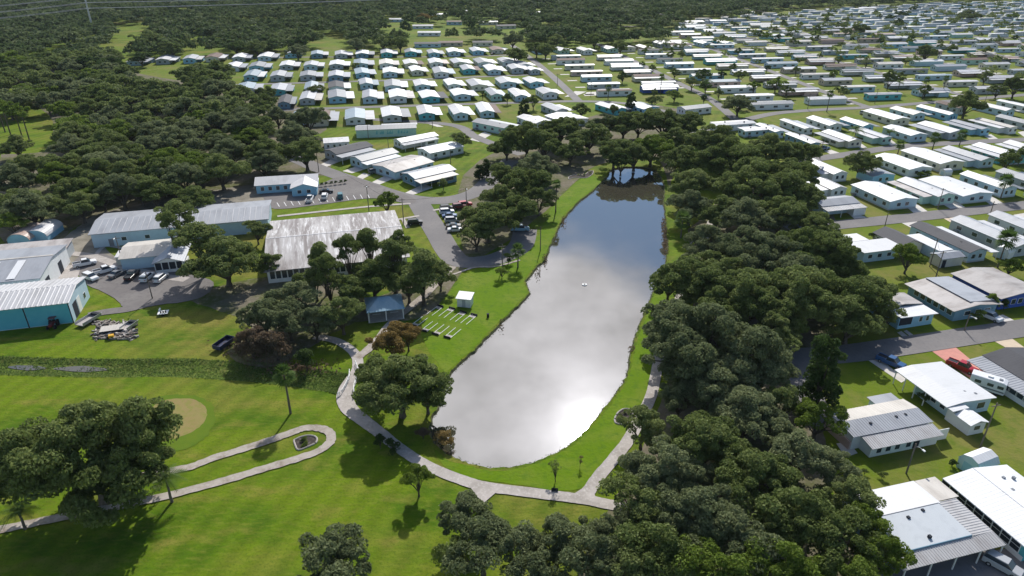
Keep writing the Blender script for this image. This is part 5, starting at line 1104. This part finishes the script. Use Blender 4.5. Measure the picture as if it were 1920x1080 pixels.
CARP = {}
def car(u, v, deg, kind, colour, lab, group=None):
    if kind in CARP: o = copy_tree(CARP[kind])
    else: o = CARP[kind] = make_car(kind)
    p = P(u, v, .5); o.location = (p.x, p.y, .08); o.rotation_euler = (0,0,R(deg)); tag(o, lab, {'car': 'car', 'suv': 'suv', 'pickup': 'pickup truck'}[kind])
    if 'group' in o: del o['group']
    if group: o['group'] = group
    for c in o.children:
        if c.name.split('.')[0] in ('body','cab_roof','roof','bed_rail','pillar'): setmat(c, PAINT[colour])
g1 = 'vehicles on the workshop yard'; g2 = 'cars in the painted bays'; g3 = 'cars parked nose-in on the grass'
for a in [(159,495,35,'pickup','white','white pickup with dark bed, nearest the workshop driveway',g1),(197,508,45,'pickup','white','white pickup with dark bed, second along the yard',g1),(170,521,-30,'suv','white','white suv parked askew behind the other yard vehicles',g1),(220,514,70,'car','grey','low grey-green car between the white and dark pickups',g1),
  (248,517,92,'pickup','black','dark grey pickup with its bed towards the camera',g1),(276,521,88,'suv','white','white suv beside the dark pickup',g1),(302,522,86,'suv','white','white suv at the tree end of the yard row',g1),
  (581,374,95,'pickup','white','white pickup in the bays before the blue meeting house',g2),(609,369,98,'suv','white','white suv in the middle of the painted bays',g2),(638,368,105,'suv','teal','dark teal suv in the painted bays',g2),(612,359,10,'car','black','black car crossing behind the painted bays',g2),
  (778,418,12,'suv','black','black suv parked on the grass verge beside the hall',None),
  (838,391,15,'suv','black','black suv, uppermost of the nose-in row',g3),(838,398,12,'suv','white','white suv in the nose-in row next to the black one',g3),(843,405,10,'car','blue','dark blue car in the nose-in row',g3),(848,414,8,'suv','silver','silver suv in the nose-in row half under the oak',g3),(851,424,6,'car','black','dark small car almost hidden under the oak',g3),(854,431,6,'car','white','white car end of the nose-in row under the oak',g3),(861,388,20,'suv','maroon','maroon suv end-on behind the nose-in row',g3),(872,384,20,'suv','red','dark red car end at the oak edge by the street',g3),
  (1670,680,-50,'pickup','blue','dark blue pickup at the carport of the stepped white roof home',None),(1803,689,-50,'pickup','red','bright red pickup on the pink driveway',None),(1857,595,-60,'suv','white','white suv with pale roof on the lower street driveway',None),(1880,1062,-50,'suv','silver','silver-grey suv beside the striped metal carport',None),
  (975,430,0,'pickup','light blue','pale blue pickup in the shade by the lake road',None),(703,322,35,'suv','grey','dark suv under the carport of the rust-stained home',None),(1546,278,20,'car','blue','small blue car at the carport of the lane home',None),
  (1484,234,-50,'car','white','white car beside the blue-grey lane home',None),(1621,213,-40,'suv','silver','silver suv at the white lane home',None),(924,101,60,'car','black','black car at the end of the last village lane',None),(1258,128,10,'suv','teal','dark suv under the carport by the second park street',None)]: car(*a)
def rv(u, v, deg, s, lab):
    p = P(u, v, 1.2); b = Build('motorhome', lab, 'motorhome', (p.x,p.y,0), R(deg))
    loft([(-3.4*s,.5),(3.3*s,.5),(3.4*s,1.2),(3.3*s,2.7),(2.6*s,2.95),(-3.4*s,2.95)], [(-1.15,.98,.03),(-1.05,1,0),(1.05,1,0),(1.15,.98,.03)]).obj('body', PAINT['white'], b.o)
    for x in (-1.6,.4,2.0): MB().box(x-.5,x+.5,-1.18,-1.14,1.6,2.2).obj('window', glass, b.o); MB().box(x-.5,x+.5,1.14,1.18,1.6,2.2).obj('window', glass, b.o)
    MB().box(-.4,.4,-.35,.35,2.95,3.2).obj('air_conditioner', whitepaint, b.o); MB().box(1.4,2.0,-.3,.3,2.95,3.08).obj('roof_vent', ROOF['grey'], b.o); MB().box(-3.3*s,3.2*s,-1.19,-1.15,.9,1.15).obj('stripe', PAINT['grey'], b.o)
    for x in (-1.8*s,1.9*s):
        for y in (-1.1,.85): MB().tube([(x,y,.4),(x,y+.25,.4)], [.4,.4], 12).obj('wheel', blackm, b.o)
rv(1852,721,-40,.85,'white motorhome with rooftop unit parked between the two lower homes')
# tractor, trailer, scrap, spreader
p = P(100,608,.6); b = Build('red_tractor', 'dark red tractor standing against the teal wall', 'tractor', (p.x,p.y,0), R(-80))
b.box('bonnet', PAINT['maroon'], .2,1.6,-.35,.35,.7,1.25); b.box('fender', PAINT['maroon'], -1.1,.1,-.75,.75,.95,1.15); b.box('seat', blackm, -.8,-.4,-.2,.2,1.2,1.5); b.box('canopy', PAINT['maroon'], -1.3,.3,-.7,.7,2.1,2.2); b.posts([(-1.1,-.6),(-1.1,.6),(.1,-.6),(.1,.6)], 2.1, .04, darkm)
for x, r_ in ((-.6,.75),(1.2,.42)):
    for y in (-.9,.6): MB().tube([(x,y,r_),(x,y+.3,r_)], [r_,r_], 14).obj('wheel', blackm, b.o)
def flatbed(u, v, deg, lab, lw=(2.6,1.1)):
    p = P(u, v, .6); b = Build('flat_trailer', lab, 'trailer', (p.x,p.y,0), R(deg)); l, w = lw
    b.box('deck', ROOF['stained'], -l, l, -w, w, .55, .7); b.box('drawbar', steel, l, l+1.3, -.08, .08, .5, .6)
    for y in (-w, w-.08): b.box('side_rail', steel, -l, l, y, y+.08, .7, 1.25)
    b.box('front_board', darkm, l-.8, l-.05, -w+.1, w-.1, .7, 1.3)
    for y in (-w-.2, w+.02): MB().tube([(0,y,.35),(0,y+.18,.35)], [.35,.35], 12).obj('wheel', blackm, b.o)
flatbed(166,600,75,'small flat trailer with dark load at the corner of the teal warehouse'); flatbed(242,612,80,'grey rail-sided trailer at the edge of the scrap pile', (1.8,.9))
p = P(212,618,.4); b = Build('scrap_platform', 'pale flat platform on blocks in the middle of the scrap pile', 'platform', (p.x,p.y,0), R(18)); b.box('deck', ROOF['cream'], -2.4,2.4,-1.3,1.3,.75,.9); b.box('edge_board', darkm, -2.4,2.4,-1.36,-1.31,.35,.9); b.posts([(-2.2,-1.1),(2.2,-1.1),(2.2,1.1),(-2.2,1.1)], .75, .12, darkm)
rr = random.Random(5); v = []; mb = MB()
for i in range(210):
    q = P(rr.uniform(178,254), rr.uniform(604,637), 0); s = rr.uniform(.05,.2); a = rr.uniform(0,3.14); L_ = rr.uniform(.2,1.1); c, sn = math.cos(a), math.sin(a); h = rr.uniform(.1,.6)
    pts = [(-L_,-s),(L_,-s),(L_,s),(-L_,s)]; vs = [(q.x+x*c-y*sn, q.y+x*sn+y*c, z) for z in (0,h) for x, y in pts]
    mb.add(vs, [(0,3,2,1),(4,5,6,7),(0,1,5,4),(1,2,6,5),(2,3,7,6),(3,0,4,7)])
tag(mb.obj('scrap_debris', mat('scrap', (.27,.24,.21), .8, .3, [(.9,2,(.14,.11,.10),.45,.55,S1),(1.3,2,(.50,.48,.46),.56,.62,S1)])), 'scattered boards and scrap metal on the grass', None, None, 'stuff')
p = P(209,632,.4); b = Build('yellow_machine', 'small yellow machine in front of the pale scrap platform', 'machine', (p.x,p.y,0), .4); b.box('body', mat('yellow_paint',(.7,.38,.02),.5,.4), -.5,.5,-.4,.4,.35,.95); b.box('engine', blackm, -.9,-.5,-.35,.35,.3,.75)
for y in (-.5,.35): MB().tube([(.1,y,.3),(.1,y+.15,.3)], [.3,.3], 10).obj('wheel', blackm, b.o)
p = P(306,586,.5); b = Build('sprayer_cart', 'white flat cart with black tubs standing on the grass', 'cart', (p.x,p.y,0), R(15)); b.box('deck', whitepaint, -1.1,1.1,-.9,.9,.5,.62); b.box('mast', whitepaint, -1.1,-.8,.9,2.0,.4,.8)
for x in (-.4,.1,.6): MB().cyl(x,-.3,.62,1.0,.18).obj('tub', blackm, b.o)
for y in (-.95,.8): MB().tube([(0,y,.28),(0,y+.15,.28)], [.28,.28], 10).obj('wheel', blackm, b.o)
p = P(420,645,.6); b = Build('dump_trailer', 'dark blue dump trailer backed to the brush heap', 'trailer', (p.x,p.y,0), R(70))
dk = mat('navy_paint', (.02,.03,.08), .5, .4)
b.box('bed', dk, -2.2,2.2,-1,1,.5,.62); b.box('side_panel', dk, -2.2,2.2,-1.06,-1,.5,1.4); b.box('side_panel', dk, -2.2,2.2,1,1.06,.5,1.4); b.box('tail_gate', dk, -2.26,-2.2,-1,1,.5,1.4); b.box('front_panel', dk, 2.2,2.26,-1,1,.5,1.4)
for y in (-1.25,1.08): MB().tube([(0,y,.35),(0,y+.18,.35)], [.35,.35], 10).obj('wheel', blackm, b.o)
# horseshoe courts: two lines of pits with white boards
PITS = [(826,575,0),(848,579,0),(869,586,0),(889,591,0),(775,612,1),(794,622,1),(816,628,1),(838,634,1)]
proto_pit = None
for i, (u, v, side) in enumerate(PITS):
    lab = f'horseshoe pit with white rails, {nth(i%4+1)} from the west in the {"lakeward" if side else "shed side"} line'
    p = P(u, v, 0)
    if proto_pit is None:
        b = Build('horseshoe_pit', lab, 'horseshoe pit', (p.x,p.y,0), 0, 'horseshoe pits on the lake lawn'); o = b.o; proto_pit = o
        b.box('backboard', blackm, -.15, .05, -.85, .85, 0, .45); b.box('sand_box', concrete, -1.25, -.2, -.75, .75, 0, .1)
        for y in (-.75,.67): b.box('side_rail', whitepaint, -4.6, -.2, y, y+.08, 0, .12)
        MB().cyl(-.7,0,.1,.5,.03,6).obj('stake', steel, o)
    else: o = copy_tree(proto_pit); tag(o, lab)
    a = P(826,575,0); c_ = P(800,600,0); d = (P(817,570,0)-P(790,590,0)); ang = math.atan2(d.y, d.x)
    o.location = (p.x,p.y,0); o.rotation_euler = (0,0, ang+(math.pi if side else 0))
# fountain float on the lake
p = P(1096,534,-.42); b = Build('fountain_float', 'small white ring-shaped fountain float out on the lake', 'float', p, 0)
ringm = MB()
for i in range(20):
    for j in range(6):
        a1 = i*math.pi/10; a2 = j*math.pi/3; ringm.v.append(((.5+.13*math.cos(a2))*math.cos(a1), (.5+.13*math.cos(a2))*math.sin(a1), .08+.13*math.sin(a2)))
for i in range(20):
    for j in range(6): ringm.f.append((i*6+j, ((i+1)%20)*6+j, ((i+1)%20)*6+(j+1)%6, i*6+(j+1)%6))
ringm.obj('ring', whitepaint, b.o); MB().cyl(0,0,-.1,.35,.12).obj('nozzle', darkm, b.o); b.box('strut', steel, -.5,.5,-.04,.04,.08,.14)
# bridge railings on the cart path
def railing(pts, h, lab, solid=False):
    w = PP(pts); w = smooth(w, 4); c = w[0]; e = empty('path_railing', c, label=lab, cat='railing', group='white railings where the cart path crosses the ditch')
    L_ = [p-c for p in w]
    for z in (h, h*.55): MB().tube([(p.x,p.y,z) for p in L_], [.07]*len(L_), 5).obj('rail', whitepaint, e)
    for p in L_[::2]: MB().box(p.x-.07,p.x+.07,p.y-.07,p.y+.07,0,h).obj('post', whitepaint, e)
railing([(634,745),(642,738),(650,724),(655,712),(656,700)], 1.0, 'white railing on the ditch side of the cart path'); railing([(665,746),(664,732),(668,716),(672,700),(667,684)], 1.0, 'white railing on the oak side of the cart path')
# planting beds with pale edging
def bed(pts, lab, stones=True):
    w = wiggle(PP(pts), .03); c = sum(w, Vector())/len(w); e = empty('planting_bed', c, label=lab, cat='flower bed', group='edged planting beds'); o = poly_obj('mulch', [p-c for p in w], .05, mat('mulch', (.06,.05,.045), .95, .1, [(2,4,(.16,.14,.12),.5,.7,S1)])); del o['kind']; o.parent = e
    L_ = [p-c for p in w]; L_.append(L_[0]); MB().tube([(p.x,p.y,.08) for p in L_], [.16]*len(L_), 6).obj('edging', concrete, e)
    rr = random.Random(len(lab))
    for i in range(7):
        q = random.choice(L_)*rr.uniform(.2,.75); s = rr.uniform(.18,.4); x = link(bpy.data.objects.new('plant', TP['small'][0][2])); setmat(x, LEAF[rr.choice(['dense','oak','bright'])]); x.parent = e; x.location = (q.x,q.y,0); x.scale = (s*.5,s*.5,s*.35)
bed([(551,826),(566,819),(584,817),(594,822),(592,831),(577,838),(560,844),(554,836)], 'kerbed planting bed inside the cart path hairpin')
bed([(1152,787),(1158,775),(1172,767),(1186,772),(1182,790),(1168,796),(1155,794)], 'pale edged bed beside the east path')
bed([(1295,458),(1300,452),(1316,453),(1318,459),(1308,462),(1298,461)], 'yellow edged oval bed on the east lake bank')
bed([(1066,336),(1080,333),(1098,334),(1110,328),(1112,321),(1104,322),(1094,329),(1080,328),(1068,331)], 'long curved bed at the north-west lake corner')
# utility poles, street lamps and wires
def upole(u, v, h, lab, arm=True, lamp=False):
    p = P(u, v, 0); e = empty('utility_pole', p, GA, label=lab, cat='utility pole', group='wooden utility poles')
    MB().tube([(0,0,-.3),(0,0,h)], [.15,.10], 7).obj('pole', woodpole, e)
    if arm: MB().box(-.9,.9,-.06,.06,h-.6,h-.48).obj('crossarm', woodpole, e)
    if lamp: MB().tube([(0,0,h-.4),(0,-.9,h-.1),(0,-1.4,h-.1)], [.04,.04,.04], 5).obj('lamp_arm', steel, e); MB().box(-.14,.14,-1.8,-1.3,h-.18,h-.02).obj('lamp_head', whitepaint, e)
    return Vector((p.x,p.y,h-.4))
POLES = [(1838,838,9,'utility pole with crossarm on the lawn beside the stepped home',1,0),(1699,888,6,'short leaning service pole on the lawn behind the ribbed roofs',0,1),(875,397,8,'street lamp pole at the bend of the curving street',0,1),(757,419,8,'utility pole beside the hall sidewalk',1,0),(692,398,9,'tall utility pole between bays and hall',1,1),
 (598,322,8,'utility pole at the woods end of the curving street',1,0),(845,306,6,'slim pole behind the curving street homes',0,0),(729,285,6,'slim pole on the back lawn of the curving street',0,0),(691,260,6,'slim pole below the decorated home',0,0),(811,240,7,'utility pole in front of the first gable row',1,0),(231,496,8,'utility pole in front of the flat store',1,1),(286,560,7,'lamp pole at the edge of the workshop yard',0,1),
 (1753,525,8,'utility pole between the low shed and the blue home',1,0),(1743,500,8,'utility pole by the bright green yard tree',1,0),(1658,428,5,'short pole by the middle street',0,0),(1857,400,4,'white topped mailbox lamp by the middle street',0,1),(1808,620,4,'white topped lamp by the lower street',0,1),(1758,392,7,'utility pole at the mint walled home',1,0),(1537,298,7,'utility pole on the palm lane by the oak belt',1,0),
 (1045,160,7,'utility pole by the first park street',1,0),(1108,178,7,'utility pole near the park corner',1,0),(1514,205,8,'utility pole at the park crossroads',1,0),(1640,195,8,'utility pole before the corner lawn',1,0),(1843,204,9,'utility pole before the tall dark oak',1,0),(1013,470,7,'slim pole on the west lake bank',0,0),(942,505,7,'utility pole by the lake road shrubs',1,0)]
PW = {}
for a in POLES: PW[a[0]] = upole(a[0], a[1], a[2], a[3], a[4], a[5])
def wire(a, b, r, lab, sag=1.0, mt=None):
    pts = [a.lerp(b, t)-Vector((0,0,4*sag*t*(1-t))) for t in np.linspace(0,1,13)]
    o = MB().tube([tuple(p-a) for p in pts], [r]*13, 4).obj('power_line', mt or darkm, None, a); tag(o, lab, 'power line', 'overhead power lines'); return o
for i, (a, b) in enumerate([(692,757),(757,875),(598,692),(1743,1753),(1514,1640),(1045,1108),(811,692)]): wire(PW[a], PW[b], .03, ['wire between the bays pole and the hall pole','wire from the hall pole to the street bend lamp','wire from the woods pole to the bays pole','short wire near the blue home','wire at the park crossroads','wire along the first park street','long wire over the back lawns'][i])
# high-voltage pole and its lines, far north-west
p0 = P(176,62,0); H0 = 38; e = empty('transmission_pole', p0, 0, label='tall steel transmission pole rising above the north-west woods', cat='transmission pole')
MB().tube([(0,0,-.5),(0,0,H0)], [1.0,.55], 10).obj('pole', steel, e)
d_ = (P(385,6,0)-p0).normalized()
silver = mat('line_metal', (.50,.47,.48), .4, .5)
for i, hz in enumerate((H0-1, H0-6, H0-11, H0-16)):
    MB().tube([(0,0,hz),(3.2,-1.5,hz+.5)], [.22,.12], 6).obj('arm', steel, e); MB().tube([(0,0,hz),(-3.2,1.5,hz+.5)], [.22,.12], 6).obj('arm', steel, e)
    for sg in (-1, 1):
        s0 = p0+Vector((3.2*sg,-1.5*sg,hz+.4))
        wire(s0, Vector((330+sg*4, 1290, hz+4)), .17, f'{nth(i+1)} highest transmission line {"nearer" if sg > 0 else "farther"} side, running east', 7, silver)
        wire(s0, Vector((-620+sg*4, 520, hz-4)), .15, f'{nth(i+1)} highest transmission line {"nearer" if sg > 0 else "farther"} side, running west', 5, silver)
# parking bay lines
LINES = MB(); k = 0
for i in range(14):
    t = i/13; u = 520+(690-520)*t*1.0; a = P(524+i*13.0, 388-i*1.25, 0); b_ = P(518+i*13.0, 378-i*1.25, 0); d = (b_-a).normalized()*2.2 if (b_-a).length > 0 else Vector((0,1,0)); n = Vector((-d.y,d.x,0)).normalized()*.09
    q = MB(); z = .106; q.add([tuple(a-n+Vector((0,0,z))), tuple(a+n+Vector((0,0,z))), tuple(a+d*2+n+Vector((0,0,z))), tuple(a+d*2-n+Vector((0,0,z)))], [(3,2,1,0)]); o = q.obj('bay_marking', paint); o['kind'] = 'structure'
# small trees of reeds and weeds: ditch growth and lake edge tufts
def tufts(name, pts, size, label, leaf):
    n = len(pts); c = np.array([[p.x,p.y,p.z+.12] for p in pts]); nr = rand_dirs(n); nr[:,2] = np.abs(nr[:,2])*.6; nr /= np.linalg.norm(nr,axis=1)[:,None]
    v, f = leaf_cards(c, nr, size, .5); o = link(bpy.data.objects.new(name, mesh_np(name, v, f, [LEAF[leaf]], None, rng.random(n)))); tag(o, label, None, None, 'stuff')
pts = []
for i in range(len(ditch_c)-1):
    a, b_ = ditch_c[i], ditch_c[i+1]; d = (b_-a).normalized(); n = Vector((-d.y,d.x,0)); wet = 8 <= i < 13 or 14 <= i < 20
    for j in range(190):
        w = random.uniform(-3.4,3.4)
        if wet and abs(w-.1) < 1.5 and random.random() < .62+.34*math.sin(i*.9): continue
        q = a.lerp(b_, random.random())+n*w; q.z = -.42*max(0, 1-max(0,(abs(w)-1.4))/1.9); pts.append(q)
tufts('ditch_weeds', pts, .17, 'rank green growth filling the drainage ditch', 'palm')
pts = []
for i in range(len(lake)):
    a, b_ = lake[i], lake[(i+1)%len(lake)]
    for j in range(int((b_-a).length*9)):
        q = a.lerp(b_, random.random())+Vector((random.gauss(0,.22),random.gauss(0,.22),0)); q.z = random.uniform(-.25,-.05); pts.append(q)
tufts('shore_weeds', pts, .15, 'dark fringe of weeds along the lake edge', 'oak')
pts = []
for cu, cv, n in ((1022,487,60),(1056,414,50),(1244,418,70),(1246,432,90),(1247,445,90),(1247,458,80),(1249,472,40),(1008,512,30),(1186,655,25),(940,607,20)):
    for j in range(n):
        q = P(cu+random.gauss(0,2.5), cv+random.gauss(0,4), 0); q.z = random.uniform(-.35,.7); pts.append(q)
tufts('reeds', pts, .26, 'brown-green reeds in clumps along the lake edge', 'brown')
pts = []
for cu, cv, ru, rv_, n in ((560,690,60,14,500),(480,655,60,22,900)):
    for j in range(n):
        q = P(cu+random.gauss(0,ru*.5), cv+random.gauss(0,rv_*.5), 0); q.z = random.uniform(0,.7); pts.append(q)
tufts('brush_heap', pts, .3, 'heap of dead brown brush under the oaks', 'brown')
# benches, mailbox-like bits and a bird on the lawn
for u, v, lab in ((1040,922,'small dark bench at the foot of the thin young tree'),(915,595,'dark rubbish bin standing on the lake lawn')):
    p = P(u, v, 0)
    if 'bench' in lab: b = Build('park_bench', lab, 'bench', (p.x,p.y,0), R(-5)); b.o.scale = (.65,.65,.65); b.box('seat', darkm, -.8,.8,-.25,.25,.4,.47); b.box('backrest', darkm, -.8,.8,.22,.28,.5,.9); b.posts([(-.7,0),(.7,0)], .4, .05, steel)
    else: b = Build('litter_bin', lab, 'bin', (p.x,p.y,0), 0); MB().cyl(0,0,0,.85,.28).obj('body', blackm, b.o); MB().cyl(0,0,.85,.95,.31).obj('lid', darkm, b.o)
# hedge-like row of shrubs by the parking bays
for i in range(6): 
    p = P(603+i*9, 350-i*1.2, 0); o = link(bpy.data.objects.new('shrub', TP['small'][i%2][2])); setmat(o, LEAF['dense']); o.location = p; o.scale = (.3,.3,.28); tag(o, f'small clipped shrub along the bays, {nth(i+1)} from the meeting house', 'shrub', 'clipped shrubs along the bays')

# ---------------------------------------------------------------- tidy up and describe the trees
for k_, (src, L, W) in PROTO.items():
    if k_ not in USEDP:
        for o in list(src.children_recursive)+[src]: bpy.data.objects.remove(o)
LANDMARKS = [('the hairpin of the cart path', P(600,825)), ('the picnic pavilion', P(720,575)), ('the community hall', P(620,450)), ('the workshop yard', P(240,520)), ('the teal warehouse', P(80,600)), ('the golf green', P(340,785)),
 ('the cart path fork', P(1105,925)), ('the white panel home', P(1700,1000)), ('the ribbed roof home', P(1640,790)), ('the stepped white roof home', P(1740,730)), ('the dark evergreen at the lane', P(1546,730)), ('the east shore path', P(1230,700)),
 ('the narrow east bank', P(1260,520)), ('the oval bed', P(1308,457)), ('the head of the lake', P(1180,325)), ('the lake road loop', P(890,480)), ('the curving street bend', P(850,372)), ('the blue meeting house', P(550,345)), ('the long storage building', P(330,420)),
 ('the barrel sheds', P(70,440)), ('the fairway pines', P(40,255)), ('the woods clearing', P(380,110)), ('the decorated home', P(724,250)), ('the grey-green lane homes', P(1510,260)), ('the park crossroads', P(1625,200)), ('the north fairway', P(620,80)), ('the transmission pole', P(176,62)),
 ('the first park street', P(1040,147)), ('the second park street', P(1220,130)), ('the park far corner', P(1800,80)), ('the palm lane', P(1750,272)), ('the middle street', P(1700,409)), ('the lower street', P(1750,640)), ('the north woods edge', P(800,75)), ('the woods behind the park', P(1250,60)),
 ('the far north-east streets', P(1500,40)), ('the west woods road', P(200,330)), ('the shaded lane', P(1460,640)), ('the middle of the oak belt', P(1420,480)), ('the brush heap', P(480,660))]
LEAFW = {'oak': 'dark green', 'grey': 'grey-green', 'bright': 'bright green', 'dense': 'deep green', 'autumn': 'rust coloured', 'brown': 'brownish', 'yellow': 'yellow-green'}
by = {}
for t in ALLTREES:
    lm = min(LANDMARKS, key=lambda l: (l[1].x-t[1].x)**2+(l[1].y-t[1].y)**2); by.setdefault(lm[0], []).append(((lm[1]-t[1]).length, t))
for lm, L_ in by.items():
    L_.sort(key=lambda q: q[0])
    for i, (d, (o, p, Rw, leaf, form, word, cat)) in enumerate(L_):
        sz = 'broad' if Rw > 9 else 'full' if Rw > 6 else 'mid-sized' if Rw > 3.5 else 'small'
        w = word or f'{sz} {LEAFW[leaf]} {"live oak" if "oak" in o.name else "shrub" if "shrub" in o.name else "tree"}'
        tag(o, f'{w}, {nth(i+1)} nearest tree to {lm}', 'shrub' if 'shrub' in o.name else cat, 'live oaks' if o.name.startswith('oak') else 'yard trees and shrubs')
print('homes', NHOME[0], 'park', len(inds), 'far', len(far_homes), 'trees', len(ALLTREES), 'cand', len(cand), 'objs', len(bpy.data.objects))
print('tris', sum(len(m.polygons)*2 for m in bpy.data.meshes))

# ---------------------------------------------------------------- air
hz = bpy.data.materials.new('air'); hz.use_nodes = True; nt = hz.node_tree; nt.nodes.remove(nt.nodes['Principled BSDF'])
pv = nt.nodes.new('ShaderNodeVolumePrincipled'); pv.inputs['Color'].default_value = (.80,.88,1,1); pv.inputs['Density'].default_value = HAZE; pv.inputs['Anisotropy'].default_value = 0
nt.links.new(pv.outputs[0], nt.nodes['Material Output'].inputs['Volume'])
o = MB().box(-7500,7500,-350,9500,-3,80).obj('haze', hz); o['kind'] = 'stuff'
